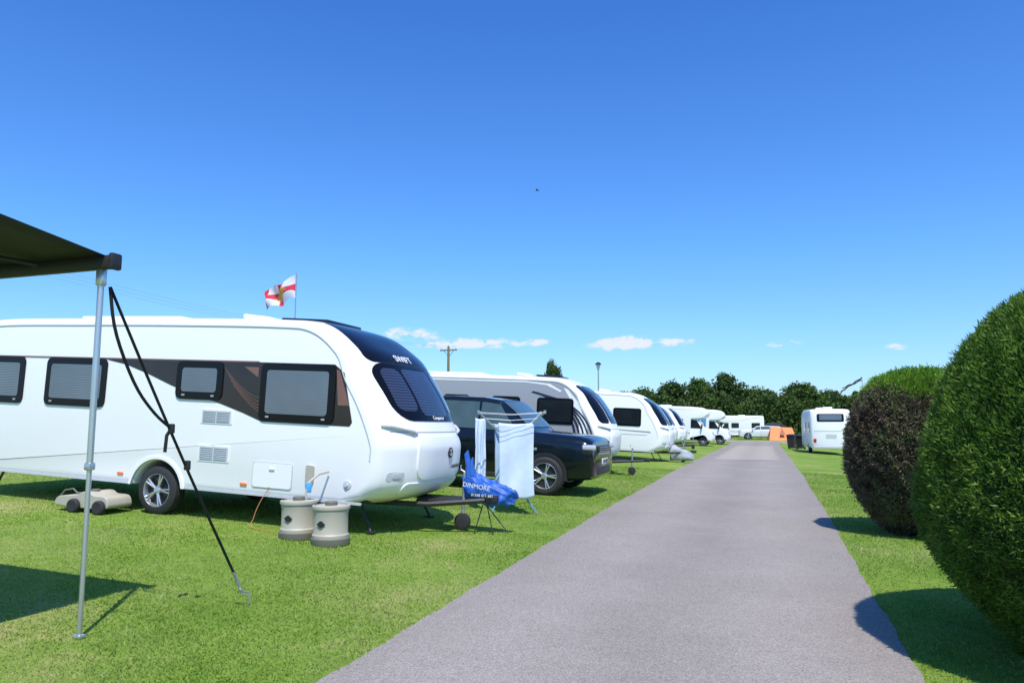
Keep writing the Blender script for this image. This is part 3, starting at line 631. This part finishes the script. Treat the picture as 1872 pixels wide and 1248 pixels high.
def rear_van():
    x,y=3.72,48.0
    e=empty('motorhome','white motorhome with small high rear window beside the road','motorhome',(x,y,G(3.7,49)-.02),(0,0,R(92)),'motorhomes on the campsite')
    up=[(.08,.42),(.0,.75),(-.02,1.4),(.02,2.0),(.08,2.45),(.2,2.68),(.6,2.75),(3,2.77),(5.4,2.74),(6.2,2.5),(6.5,2.0),(6.6,1.0),(6.5,.45)]
    B=Body(up,[(6.2,.4)]+arch(2.2,.32,.4,.4)+[(.4,.4)],1.12,lambda a,z:-.16*ss(-.8,.0,-a),.12,5); B.make('body',[WHITE2],e)
    B.patch('rear_window_surround',BLACKGL,e,B.arc_of(.02,2.0)-.02,B.arc_of(.1,2.46),-.75,.75,.08,.01)
    B.patch('rear_window',BLIND,e,B.arc_of(.02,2.0)+.08,B.arc_of(.1,2.46)-.05,-.62,.62,.06,.016)
    B.patch('panel_recess',TRIM,e,B.arc_of(0,1.0),B.arc_of(0,1.0)+.25,-.3,.3,.04,.006)
    B.patch('panel_seam',SEAM,e,B.arc_of(0,1.4),B.arc_of(0,1.4)+.03,-.95,.95,.01,.006)
    for sg in (-1,1):
        B.patch('rear_lamp',RED,e,B.arc_of(0,.75),B.arc_of(0,.75)+.22,*sorted((sg*.82,sg*.98)),.03,.012)
        wheel(e,2.2,sg*1.0,.33,.33,.2,sg,6)
        side_window(e,.8,1.8,1.35,1.95,1.12,DARKGL,side=sg); side_window(e,3.2,4.3,1.35,1.95,1.12,DARKGL,side=sg)
    b=MB(); b.box((-.05,0,.48),(.14,2.0,.16),.03); b.obj('bumper',TRIM,e)
    for bx in ((1.6,0),(3.4,.2)):
        b=MB(); b.box((bx[0],bx[1],2.82),(.7,.55,.12),.03); b.obj('roof_vent',WHITE2,e)
rear_van()
# ------------------------------------------------------------ cars
def car(label,X,Y,rot,paint,plate=None,pitch=2.7,low=1.,group=None):
    e=empty('parked_car',label,'car',(X,Y,G(X,Y)),(0,R(pitch),rot),group)
    ST=[(0.0,.50,.96,.84,1.10,.78),(.04,.42,1.08,.95,1.40,.80),(.12,.36,1.15,.98,1.68,.78),(.35,.33,1.17,.99,1.79,.78),(.9,.32,1.16,.995,1.83,.78),(1.8,.3,1.15,1.0,1.86,.78),(2.5,.3,1.14,1.0,1.855,.78),(2.88,.3,1.13,1.0,1.81,.78),(3.16,.3,1.12,.995,1.60,.80),(3.46,.3,1.11,.99,1.33,.84),(3.58,.3,1.105,.99,1.21,.86),(4.1,.3,1.10,.985,1.185,.87),(4.5,.31,1.07,.975,1.165,.86),(4.7,.33,1.05,.96,1.13,.85),(4.81,.35,.98,.95,1.06,.83),(4.85,.38,.84,.93,.92,.80),(4.87,.42,.70,.89,.76,.70)]
    ST=[(x-2.42,a,b_,w,zr*(low if zr>1.22 else 1),wr) for x,a,b_,w,zr,wr in ST]
    def ring(s):
        x,zb,zs,w,zr,wr=s
        top=zr-.02
        return [(0,zb),(w*.8,zb),(w*.96,zb+.05),(w*.985,zb+.25),(w,zb+(zs-zb)*.7),(w*.99,zs-.04),(w*.965,zs),(w*.965+(wr-w*.965)*.85,zs+(top-zs)*.92),(wr*.95,zr-.003),(wr*.6,zr+.012),(0,zr+.018)]
    arr=np.array([[(s[0],p[0],p[1]) for p in ring(s)] for s in ST])
    xsx=arr[:,0,0]
    def at(x,j):
        j0=int(min(j,9)); t=j-j0
        a=np.array([np.interp(x,xsx,arr[:,j0,c]) for c in range(3)]); b_=np.array([np.interp(x,xsx,arr[:,min(j0+1,10),c]) for c in range(3)])
        return a*(1-t)+b_*t
    vs=[];fs=[]; n=11; X2=np.unique(np.concatenate([xsx,np.linspace(xsx[0],xsx[-1],60)]))
    full=2*n-2
    for x in X2:
        L=[at(x,j) for j in range(n)]
        for q in L: vs.append((q[0],-q[1],q[2]))
        for q in L[1:-1][::-1]: vs.append((q[0],q[1],q[2]))
    for i in range(len(X2)-1):
        for k2 in range(full): fs.append((i*full+k2,i*full+(k2+1)%full,(i+1)*full+(k2+1)%full,(i+1)*full+k2))
    fs+=[tuple(range(full)),tuple(range((len(X2)-1)*full,len(X2)*full))]
    mesh('body',vs,fs,paint,e,30)
    def glass(name,mat,x0,x1,j0,j1,sgs,x0t=None,x1t=None,off=.008,m=10):
        x0t=x0 if x0t is None else x0t; x1t=x1 if x1t is None else x1t; V=[];F=[]
        for sg in sgs:
            base=len(V)
            for a in range(m+1):
                for b_ in range(m+1):
                    t=b_/m; xa=x0+(x0t-x0)*t; xb=x1+(x1t-x1)*t; x=xa+(xb-xa)*a/m; q=at(x,j0+(j1-j0)*t); V.append((q[0]+(off if name in('windscreen',) else 0),sg*(q[1]+(off if t<1 or j1<10 else 0)),q[2]+off*.5))
            for a in range(m):
                for b_ in range(m): F.append(tuple(base+i for i in (a*(m+1)+b_,(a+1)*(m+1)+b_,(a+1)*(m+1)+b_+1,a*(m+1)+b_+1)))
        o=mesh(name,V,F,mat,e,60,recalc=False)
        bb=bmesh.new(); bb.from_mesh(o.data); bmesh.ops.remove_doubles(bb,verts=bb.verts,dist=.0005); bmesh.ops.recalc_face_normals(bb,faces=bb.faces); bb.to_mesh(o.data); bb.free(); return o
    for sg in (-1,1):
        glass('side_window',TEALGL,-2.05,-1.05,6.12,6.97,[sg],-1.92,-1.05)
        glass('side_window',TEALGL,-1.0,.02,6.12,6.97,[sg])
        glass('side_window',TEALGL,.07,1.02,6.12,6.97,[sg],.07,.48)
        for cx in (1.5,-1.42):
            a=arch(cx,.38,.44,.30,16); a2=arch(cx,.38,.385,.31,16)
            b=MB(); b.plate(a+a2[::-1],sg*.9,sg*1.005); b.lathe([(0,sg*.93),(.40,sg*.93),(.40,sg*.996),(0,sg*.996)],(cx,0,.4),axis='Y',n=32); b.obj('wheel_arch',BLACK,e)
        b=MB(); b.box((0,sg*.97,.33),(2.0,.06,.1),.02); b.obj('sill',BLACK,e)
        wheel(e,1.5,sg*.92,.375,.375,.25,sg,5); wheel(e,-1.42,sg*.92,.375,.375,.25,sg,5)
        b=MB(); b.box((.92,sg*1.1,1.22),(.13,.2,.17),.04); b.obj('door_mirror',paint,e)
        for hx in (-.35,.65):
            b=MB(); b.tube([(hx,sg*1.0,.99),(hx+.22,sg*1.01,.99)],.015,8); b.obj('door_handle',paint,e)
        b=MB()
        for xx in (-1.02,.03,1.12): b.plate([(xx,.36),(xx+.012,.36),(xx+.012,1.05),(xx,1.05)],sg*.98,sg*1.001)
        b.obj('door_seam',INK,e)
        b=MB(); b.box((1.22,sg*.998,.88),(.2,.012,.05),.006); b.obj('side_vent',ALU,e)
        b=MB(); b.box((2.31,sg*.845,.965),(.27,.26,.10),.03,Matrix.Rotation(R(-22*sg),4,'Z')); b.obj('headlight',LAMPGL,e)
        b=MB(); b.box((-2.36,sg*.78,1.02),(.14,.26,.24),.04); b.obj('rear_lamp',RED,e)
    glass('windscreen',TEALGL,.50,1.08,8.0,10,(-1,1),.50,1.10,.012)
    glass('rear_screen',DARKGL,-2.28,-2.12,8,10,(-1,1))
    b=MB(); b.box((2.435,0,.92),(.06,1.1,.14),.03); b.box((2.42,0,.5),(.08,1.3,.18),.04)
    for sg in (-1,1): b.box((2.38,sg*.74,.58),(.12,.24,.16),.03)
    b.obj('grille',BLACK,e)
    b=MB()
    for k2 in range(3): b.box((2.47,0,.88+.04*k2),(.012,1.0,.012),.002)
    b.obj('grille_bars',ALU,e)
    b=MB(); b.box((2.47,0,.68),(.02,.52,.11),.004); b.obj('number_plate',PLATE,e)
    if plate: text(plate,.095,facing((2.483,0,.68),(0,1,0),(0,0,1)),INK,e,bold=.001)
    return e
car('black large boxy off-road car parked between two caravans',-5.6,15.0,0,NAVY,plate='YK15 UKD')
car('small white car parked at the end of the road',-.5,93,R(-175),pm('white_car',(.7,.7,.7),.25,coat=.5),low=.86,pitch=0)
# ------------------------------------------------------------ rotary airer
ax,ay=-3.85,11.3; az=G(ax,ay)
ai=empty('clothes_airer','folding aluminium rotary clothes airer standing on grass','clothes airer',(ax,ay,az),(0,0,R(20)))
b=MB(); b.tube([(0,0,.25),(0,0,1.28)],.016,8); b.obj('pole',ALU,ai)
b=MB()
for k in range(3):
    a=R(100+120*k); b.tube([(0,0,.55),(.42*math.cos(a),.42*math.sin(a),.0)],.011,6); b.tube([(0,0,.25),(.25*math.cos(a),.25*math.sin(a),.22)],.008,6)
b.obj('tripod_legs',BLUEGR,ai)
b=MB(); tips=[]
for k in range(4):
    a=R(45+90*k); t=Vector((.72*math.cos(a),.72*math.sin(a),1.56)); tips.append((a,t)); b.tube([(0,0,1.08),t],.012,6); b.tube([(0,0,1.3),tuple(Vector((0,0,1.08)).lerp(t,.5))],.009,6); b.tube([tuple(t-Vector((0,0,.02))),tuple(t+Vector((0,0,.03)))],.022,6)
b.obj('arms',ALU,ai)
b=MB()
for f in (.45,.63,.81,1.):
    for k in range(4):
        p=Vector((0,0,1.08)).lerp(tips[k][1],f); q=Vector((0,0,1.08)).lerp(tips[(k+1)%4][1],f); b.tube([p,p.lerp(q,.5)-Vector((0,0,.03)),q],.003,5)
b.obj('washing_lines',WHITEINK,ai)
def towel(name,label,x,y,ztop,w,h,mat,rot,fold=.02):
    vs=[];fs=[];nu,nv=26,30
    for j in range(nv+1):
        for i in range(nu+1):
            u=i/nu;v=j/nv
            vs.append(((u-.5)*w*(1-.05*math.sin(v*3)),fold*math.sin(u*11+v*1.3)*(.3+v)+.01*math.sin(v*9+u*5),-v*h*(1-.02*math.sin(u*7))-.02*math.sin(u*math.pi)*(1-v)))
    for j in range(nv):
        for i in range(nu): a=j*(nu+1)+i; fs.append((a,a+1,a+nu+2,a+nu+1))
    o=mesh(name,vs,fs,mat,None,70,recalc=False); s=o.modifiers.new('s','SOLIDIFY'); s.thickness=.006
    o.location=(x,y,ztop); o.rotation_euler=(0,0,rot); tag(o,label,'towel'); return o
towel('towel','large pale blue-white towel hanging from the clothes airer',-3.68,11.05,az+1.40,.56,1.15,TOWEL,R(14),.012)
towel('towel','narrow white towel hanging folded from the airer',-4.32,11.15,az+1.48,.17,1.0,TOWEL,R(35),.03)
towel('towel','pale blue towel pegged inside the airer',-3.95,11.5,az+1.38,.5,1.05,TOWELB,R(8),.015)
# ------------------------------------------------------------ awning
aw=empty('awning','dark grey wind-out awning canopy with aluminium support poles','awning',(0,0,0))
X0,X1=-4.17,-7.9; zf,zr_=2.60,2.90
vs=[];fs=[];nu,nv=24,12
for j in range(nv+1):
    for i in range(nu+1):
        u=i/nu;v=j/nv; vs.append((X0-.04+(X1-X0+.08)*u,3.80-2.52*v,zf+.04+(zr_-zf)*v-.03*math.sin(v*math.pi)*math.sin(u*math.pi)**.5))
for j in range(nv):
    for i in range(nu): a=j*(nu+1)+i; fs.append((a,a+1,a+nu+2,a+nu+1))
o=mesh('canopy',vs,fs,CANVAS,aw,70,recalc=False); s=o.modifiers.new('s','SOLIDIFY'); s.thickness=.004
b=MB(); b.box(((X0+X1)/2,3.82,zf),(X1*-1+X0,.075,.095),.02); b.obj('front_rail',BLACK,aw)
b=MB(); b.box((X0+.015,3.82,zf),(.04,.09,.115),.015); b.obj('end_cap',BLACK,aw)
b=MB(); b.box(((X0+X1)/2,1.25,zr_+.03),(X1*-1+X0,.12,.14),.03); b.obj('cassette',WHITE,aw)
for pp in ([(-4.75,3.72,zf+.0),(-5.4,2.6,zf+.1),(-4.5,1.35,zr_-.03)],[(-7.6,3.72,zf),(-6.7,2.6,zf+.1),(-7.5,1.35,zr_-.03)]):
    b=MB(); b.tube(pp,.016,8); b.obj('folding_arm',BLACK,aw)
for px in (-4.28,-7.6):
    gz=G(px,3.8)
    b=MB(); b.tube([(px,3.83,zf-.04),(px,3.83,1.2)],.021,12); b.tube([(px,3.83,1.25),(px,3.83,gz+.01)],.016,12); b.box((px,3.83,gz+.015),(.07,.05,.02),.005); b.box((px,3.83,1.22),(.055,.05,.05),.01); b.box((px,3.83,zf-.1),(.06,.05,.12),.012); b.obj('support_pole',ALU,aw)
def ribbon(b,path,w,t=.002,wd=(1,0,0)):
    path=[Vector(p) for p in path]; vs=[];fs=[]; W=Vector(wd).normalized()
    for i,p in enumerate(path):
        d=(path[min(i+1,len(path)-1)]-path[max(i-1,0)]).normalized(); s=(W-d*W.dot(d)).normalized(); n=d.cross(s)
        for a,c in ((-1,-1),(1,-1),(1,1),(-1,1)): vs.append(p+s*w/2*a+n*t*c)
    for i in range(len(path)-1):
        for k in range(4): fs.append((i*4+k,i*4+(k+1)%4,(i+1)*4+(k+1)%4,(i+1)*4+k))
    fs+=[(0,1,2,3),tuple(range(len(vs)-4,len(vs)))]
    b.add(vs,fs)
top=Vector((-4.24,3.87,2.44)); gp=Vector((-3.86,4.97,G(-3.86,4.97))); en=top.lerp(gp,.885)
sp=empty('guy_strap','black webbing storm strap from awning pole to steel ground peg','guy strap',tuple(gp))
def loc(p): return Vector(p)-gp
b=MB(); ribbon(b,[loc(top.lerp(en,t)+Vector((0,0,-.03*math.sin(t*math.pi)))) for t in np.linspace(0,1,16)],.026)
md=top.lerp(en,.47)
pts=[top,top+Vector((.0,.05,-.3)),top.lerp(md,.55)+Vector((-.07,0,-.16)),top.lerp(md,.85)+Vector((-.05,0,-.06)),md]
q=[]; 
for t in np.linspace(0,4,20):
    i=min(int(t),3); q.append(pts[i].lerp(pts[i+1],t-i))
for it in range(3): q=[q[0]]+[(q[i-1]+q[i]+q[i+1])/3 for i in range(1,len(q)-1)]+[q[-1]]
ribbon(b,[loc(p) for p in q],.024,wd=(1,.3,0))
ribbon(b,[loc(md),loc(md+Vector((-.03,-.01,-.05))),loc(md+Vector((-.04,-.01,-.17)))],.03,wd=(1,0,0))
b.obj('webbing',WEB,sp)
for pq in (md,top.lerp(en,.6)):
    b=MB(); b.box(loc(pq),(.045,.03,.07),.008); b.obj('buckle',BLACK,sp)
b=MB(); b.tube([loc(en),loc(en.lerp(gp,.3))],.012,8); 
hel=[loc(en.lerp(gp,.25+.4*t))+Vector((math.cos(t*50),math.sin(t*50),0))*.011 for t in np.linspace(0,1,70)]
b.tube(hel,.0035,5); b.tube([loc(en.lerp(gp,.6)),Vector((.0,0,.10)),Vector((.02,.0,.05)),Vector((0,0,-.02))],.008,6); b.obj('ground_peg',STEEL,sp)
# ------------------------------------------------------------ flag
fx,fy=-8.2,11.6; fz=G(fx,fy)
fe=empty('flag','crumpled white and red flag with gold emblem on a thin pole','flag',(fx,fy,fz))
b=MB(); b.tube([(0,0,0),(0,0,3.98)],.011,8); b.obj('flagpole',STEEL,fe)
def flagmat():
    m,t,b=nt('flag_cloth'); N=t.nodes; L=t.links
    uv=N.new('ShaderNodeUVMap'); sx=N.new('ShaderNodeSeparateXYZ'); L.new(uv.outputs[0],sx.inputs[0])
    def m2(op,a,b_=None,c=None):
        n=N.new('ShaderNodeMath'); n.operation=op
        for i,v in enumerate((a,b_,c)):
            if v is None: continue
            if isinstance(v,(int,float)): n.inputs[i].default_value=v
            else: L.new(v,n.inputs[i])
        return n.outputs[0]
    ux=m2('ABSOLUTE',m2('SUBTRACT',sx.outputs['X'],.5)); vy=m2('ABSOLUTE',m2('SUBTRACT',sx.outputs['Y'],.5))
    cross=m2('MAXIMUM',m2('LESS_THAN',ux,.10),m2('LESS_THAN',vy,.15))
    cross=m2('MAXIMUM',cross,m2('GREATER_THAN',sx.outputs['X'],.9))
    d=m2('SQRT',m2('ADD',m2('POWER',m2('MULTIPLY',ux,1.5),2),m2('POWER',vy,2)))
    nz=N.new('ShaderNodeTexNoise'); nz.inputs['Scale'].default_value=11; L.new(uv.outputs[0],nz.inputs['Vector'])
    em=m2('LESS_THAN',m2('ADD',d,m2('MULTIPLY',nz.outputs['Fac'],.5)),.53)
    a=N.new('ShaderNodeMix'); a.data_type='RGBA'; a.inputs[6].default_value=(.75,.74,.74,1); a.inputs[7].default_value=(.7,.03,.07,1); L.new(cross,a.inputs[0])
    c=N.new('ShaderNodeMix'); c.data_type='RGBA'; c.inputs[7].default_value=(.7,.36,.06,1); L.new(em,c.inputs[0]); L.new(a.outputs[2],c.inputs[6])
    L.new(c.outputs[2],b.inputs['Base Color']); b.inputs['Roughness'].default_value=.7
    tr=N.new('ShaderNodeBsdfTranslucent'); L.new(c.outputs[2],tr.inputs[0]); ms=N.new('ShaderNodeMixShader'); ms.inputs[0].default_value=.3
    L.new(b.outputs[0],ms.inputs[1]); L.new(tr.outputs[0],ms.inputs[2]); L.new(ms.outputs[0],N['Material Output'].inputs[0]); return m
vs=[];fs=[];uvs=[];nu,nv=36,20
for j in range(nv+1):
    for i in range(nu+1):
        u=i/nu;v=j/nv
        vs.append((-.66*u+.05*math.sin(v*4+u*5)*u+.03*math.sin(u*13), .07*math.sin(u*9+v*4)*(.3+u)+.03*math.sin(u*17-v*6)*u,3.93-.44*v*(1-.15*u)-.26*u**1.2+.035*math.sin(u*9)+.015*math.sin(v*7+u*11))); uvs.append((u,1-v))
for j in range(nv):
    for i in range(nu): a=j*(nu+1)+i; fs.append((a,a+1,a+nu+2,a+nu+1))
fo=mesh('flag_cloth',vs,fs,flagmat(),fe,80,recalc=False)
ul=fo.data.uv_layers.new(name='UVMap')
for lp in fo.data.loops: ul.data[lp.index].uv=uvs[lp.vertex_index]
# ------------------------------------------------------------ poles
ux,uy=-28.2,64.3; uz=G(ux,uy)
up_=empty('utility_pole','wooden utility pole with crossarm and insulators above the caravans','utility pole',(ux,uy,uz))
b=MB(); b.tube([(0,0,-.2),(0,0,8.1)],[.16,.11],12); b.obj('pole',WOOD,up_)
b=MB(); b.box((0,0,7.75),(1.75,.12,.12),.02); b.tube([(0,.08,7.1),(.5,.05,7.7)],.025,6); b.tube([(0,.08,7.1),(-.5,.05,7.7)],.025,6); b.obj('crossarm',WOOD,up_)
for xx in (-.75,0,.75):
    b=MB(); b.lathe([(0,7.8),(.06,7.82),(.06,7.95),(.03,8.02),(0,8.04)],(xx,0,.02 if xx else .3),n=12); b.obj('insulator',TRIM,up_)
for xx in (-.75,0,.75):
    we=MB(); A_=Vector((ux+xx,uy,uz+8.05)); Bq=Vector((-31+xx,10,9.3)); we.tube([A_.lerp(Bq,t)-Vector((0,0,1.2*math.sin(t*math.pi))) for t in np.linspace(0,1,24)],.006,4)
    tag(we.obj('overhead_wire',SEAM),'thin overhead power wire leading to the utility pole','overhead wire','overhead wires')
lx,ly=-7.6,35.5; le=empty('street_lamp','slim campsite lamp post with lantern head','street lamp',(lx,ly,G(lx,ly)))
b=MB(); b.tube([(0,0,0),(0,0,3.95)],[.045,.03],10); b.obj('post',STEEL,le)
b=MB(); b.lathe([(.03,3.93),(.07,4.0),(.1,4.16),(.1,4.2)],n=16); b.obj('lamp_glass',LAMPGL,le)
b=MB(); b.lathe([(.16,4.2),(.16,4.23),(.06,4.31),(0,4.33)],n=16); b.obj('lamp_hood',BLACK,le)
sx_,sy_=3.05,26.4; se=empty('wind_streamer','black fabric streamers blowing from a slim pole','wind streamer',(sx_,sy_,G(sx_,sy_)))
b=MB(); b.tube([(0,0,0),(0,0,3.15)],.008,6); b.obj('pole',STEEL,se)
b=MB(); ribbon(b,[(-.05*k,0,3.12-.035*k-.015*math.sin(k*1.3)) for k in range(14)],.045,wd=(0,.5,1)); b.obj('ribbon',WEB,se)
b=MB(); ribbon(b,[(-.055*k,.03,3.03-.022*k+.02*math.sin(k*1.1)) for k in range(12)],.035,wd=(0,.5,1)); b.obj('ribbon',WEB,se)
be=MB(); be.tube([(-.13,0,0),(-.04,0,.01),(.06,0,.01),(.13,0,.0)],[.008,.03,.028,.006],8)
be.add([(-.03,0,.01),(.05,0,.01),(.0,.22,.05),(-.05,.2,.05)],[(0,1,2,3)]); be.add([(-.03,0,.01),(.05,0,.01),(.0,-.22,.05),(-.05,-.2,.05)],[(0,1,2,3)])
o=be.obj('bird',INK); o.location=(-11.5,38.3,14.4); tag(o,'small dark bird flying high in clear sky','bird')
tx,ty=1.75,90; te=empty('tent','small orange ridge tent at the edge of the far pitches','tent',(tx,ty,G(tx,ty)),(0,0,R(10)))
b=MB(); P=[(-1.5,-1,0),(-1.1,0,1.55),(-1.5,1,0),(1.5,-1,0),(1.2,0,1.45),(1.5,1,0)]; b.add(P,[(0,1,4,3),(1,2,5,4),(0,2,1),(3,4,5)]); b.obj('flysheet',ORG,te,0)
b=MB(); b.plate([(-.3,0),(.3,0),(0,1.0)],-1.0,-.98); o=b.obj('door',pm('tent_dark',(.3,.08,.03),.6),te,0); o.rotation_euler=(R(-32),0,0); o.location=(0,-.1,.1)
def bin_(x,y,h=1.1):
    e=empty('wheelie_bin','black wheelie bin with sloping lid on the grass','bin',(x,y,G(x,y)),(0,0,R(-20)),'black bins beside the motorhome')
    b=MB(); vs=[]; 
    for z,s in ((.08,.20),(h*.85,.26)):
        vs+=[(-s,-s,z),(s,-s,z),(s,s,z),(-s,s,z)]
    b.add(vs,[(0,1,2,3),(4,5,6,7),(0,1,5,4),(1,2,6,5),(2,3,7,6),(3,0,4,7)]); b.obj('container',BLACK,e)
    b=MB(); b.box((0,-.02,h*.9),(.58,.62,.07),.03,Matrix.Rotation(R(6),4,'X')); b.obj('lid',BLACK,e)
    for sg in (-1,1):
        b=MB(); b.lathe([(0,-.03),(.1,-.03),(.1,.03),(0,.03)],(sg*.24,.24,.1),axis='X',n=16); b.obj('wheel',RUB,e)
for p in ((1.75,56),(2.35,57)): bin_(*p,1.1)
ge=empty('gazebo','low dark pop-up gazebo beside the far motorhomes','gazebo',(1.0,99,G(1,99)))
b=MB(); b.add([(-1.5,-1.5,1.7),(1.5,-1.5,1.7),(1.5,1.5,1.7),(-1.5,1.5,1.7),(0,0,2.1),(-1.5,-1.5,1.5),(1.5,-1.5,1.5),(1.5,1.5,1.5),(-1.5,1.5,1.5)],[(0,1,4),(1,2,4),(2,3,4),(3,0,4),(0,1,6,5),(1,2,7,6),(2,3,8,7),(3,0,5,8)]); b.obj('canopy',CANVAS,ge,0)
for a in (-1.45,1.45):
    for c in (-1.45,1.45):
        b=MB(); b.tube([(a,c,0),(a,c,1.65)],.025,6); b.obj('leg',BLACK,ge)
# ------------------------------------------------------------ light, sky, camera
sv=Vector((.30,-.50,1)).normalized(); el=math.asin(sv.z); az_=math.atan2(sv.x,sv.y)
sl=bpy.data.lights.new('sun','SUN'); sl.energy=5; sl.angle=R(.5); sl.color=(1,.955,.88)
so=bpy.data.objects.new('sun',sl); COL.objects.link(so); so.rotation_euler=(-sv).to_track_quat('-Z','Y').to_euler()
w=bpy.data.worlds.new('World'); S.world=w; w.use_nodes=True; T=w.node_tree; N=T.nodes; L=T.links
bg=N['Background']; sk=N.new('ShaderNodeTexSky'); sk.sky_type='NISHITA'; sk.sun_disc=False; sk.sun_elevation=el; sk.sun_rotation=az_; sk.air_density=1.; sk.dust_density=.6; sk.ozone_density=3.; sk.altitude=0
tc=N.new('ShaderNodeTexCoord'); sp_=N.new('ShaderNodeSeparateXYZ'); L.new(tc.outputs['Generated'],sp_.inputs[0])
tr=N.new('ShaderNodeValToRGB'); L.new(sp_.outputs['Z'],tr.inputs[0]); E=tr.color_ramp.elements
E[0].position=.0; E[0].color=(.76/2,.97/2,1.26/2,1); E[1].position=.62; E[1].color=(.30/2,.76/2,1.5/2,1); x=E.new(.22); x.color=(.54/2,.98/2,1.48/2,1)
tm=N.new('ShaderNodeMix'); tm.data_type='RGBA'; tm.blend_type='MULTIPLY'; tm.inputs[0].default_value=1; L.new(sk.outputs[0],tm.inputs[6]); L.new(tr.outputs[0],tm.inputs[7])
t2=N.new('ShaderNodeVectorMath'); t2.operation='SCALE'; t2.inputs['Scale'].default_value=2.; L.new(tm.outputs[2],t2.inputs[0])
def mm(op,a,b_=None,c=None):
    n=N.new('ShaderNodeMath'); n.operation=op
    for i,v in enumerate((a,b_,c)):
        if v is None: continue
        if isinstance(v,(int,float)): n.inputs[i].default_value=v
        else: L.new(v,n.inputs[i])
    return n.outputs[0]
az0=mm('ARCTAN2',sp_.outputs['X'],sp_.outputs['Y']); el0=mm('ARCSINE',sp_.outputs['Z'])
cn=N.new('ShaderNodeTexNoise'); cn.inputs['Scale'].default_value=55; cn.inputs['Detail'].default_value=7; cn.inputs['Roughness'].default_value=.62
mp=N.new('ShaderNodeMapping'); mp.inputs['Scale'].default_value=(1,1,2.0); L.new(tc.outputs['Generated'],mp.inputs[0]); L.new(mp.outputs[0],cn.inputs[0])
tot=None
for (a,e_,wa,we_,st_) in ((-27.0,6.9,2.4,.5,.95),(-21.3,6.25,3.0,.42,1.15),(-16.8,6.3,1.4,.28,.95),(-10.45,6.1,2.2,.5,1.35),(-6.2,6.15,1.6,.34,1.05),(1.65,5.8,1.6,.35,.75),(8.9,5.3,.9,.28,.9),(-24.5,6.0,1.8,.25,.7),(-9.2,6.4,1.,.4,.7)):
    x=mm('DIVIDE',mm('SUBTRACT',az0,R(a)),R(wa)); y=mm('DIVIDE',mm('SUBTRACT',el0,R(e_)),R(we_))
    r2=mm('ADD',mm('MULTIPLY',x,x),mm('MULTIPLY',y,y)); g_=mm('MULTIPLY',mm('EXPONENT',mm('MULTIPLY',r2,-1.)),st_)
    tot=g_ if tot is None else mm('ADD',tot,g_)
mk=N.new('ShaderNodeMapRange'); mk.interpolation_type='SMOOTHSTEP'; mk.inputs[1].default_value=.28; mk.inputs[2].default_value=.85; mk.inputs[4].default_value=.9
L.new(mm('MULTIPLY',tot,mm('MULTIPLY_ADD',cn.outputs['Fac'],3.6,-.95)),mk.inputs[0])
mxw=N.new('ShaderNodeMix'); mxw.data_type='RGBA'; L.new(mk.outputs[0],mxw.inputs[0]); L.new(t2.outputs[0],mxw.inputs[6]); mxw.inputs[7].default_value=(5.8,6,6.3,1)
L.new(mxw.outputs[2],bg.inputs['Color']); bg.inputs['Strength'].default_value=.15
cam=bpy.data.cameras.new('camera'); cam.lens=26; cam.sensor_width=36; cam.clip_end=5000; cam.clip_start=.05
cobj=bpy.data.objects.new('camera',cam); COL.objects.link(cobj); cobj.location=(0,0,1.5); cobj.rotation_euler=(R(90+6.37),0,R(18.75)); S.camera=cobj
S.view_settings.view_transform='Standard'; S.view_settings.look='None'; S.view_settings.exposure=0
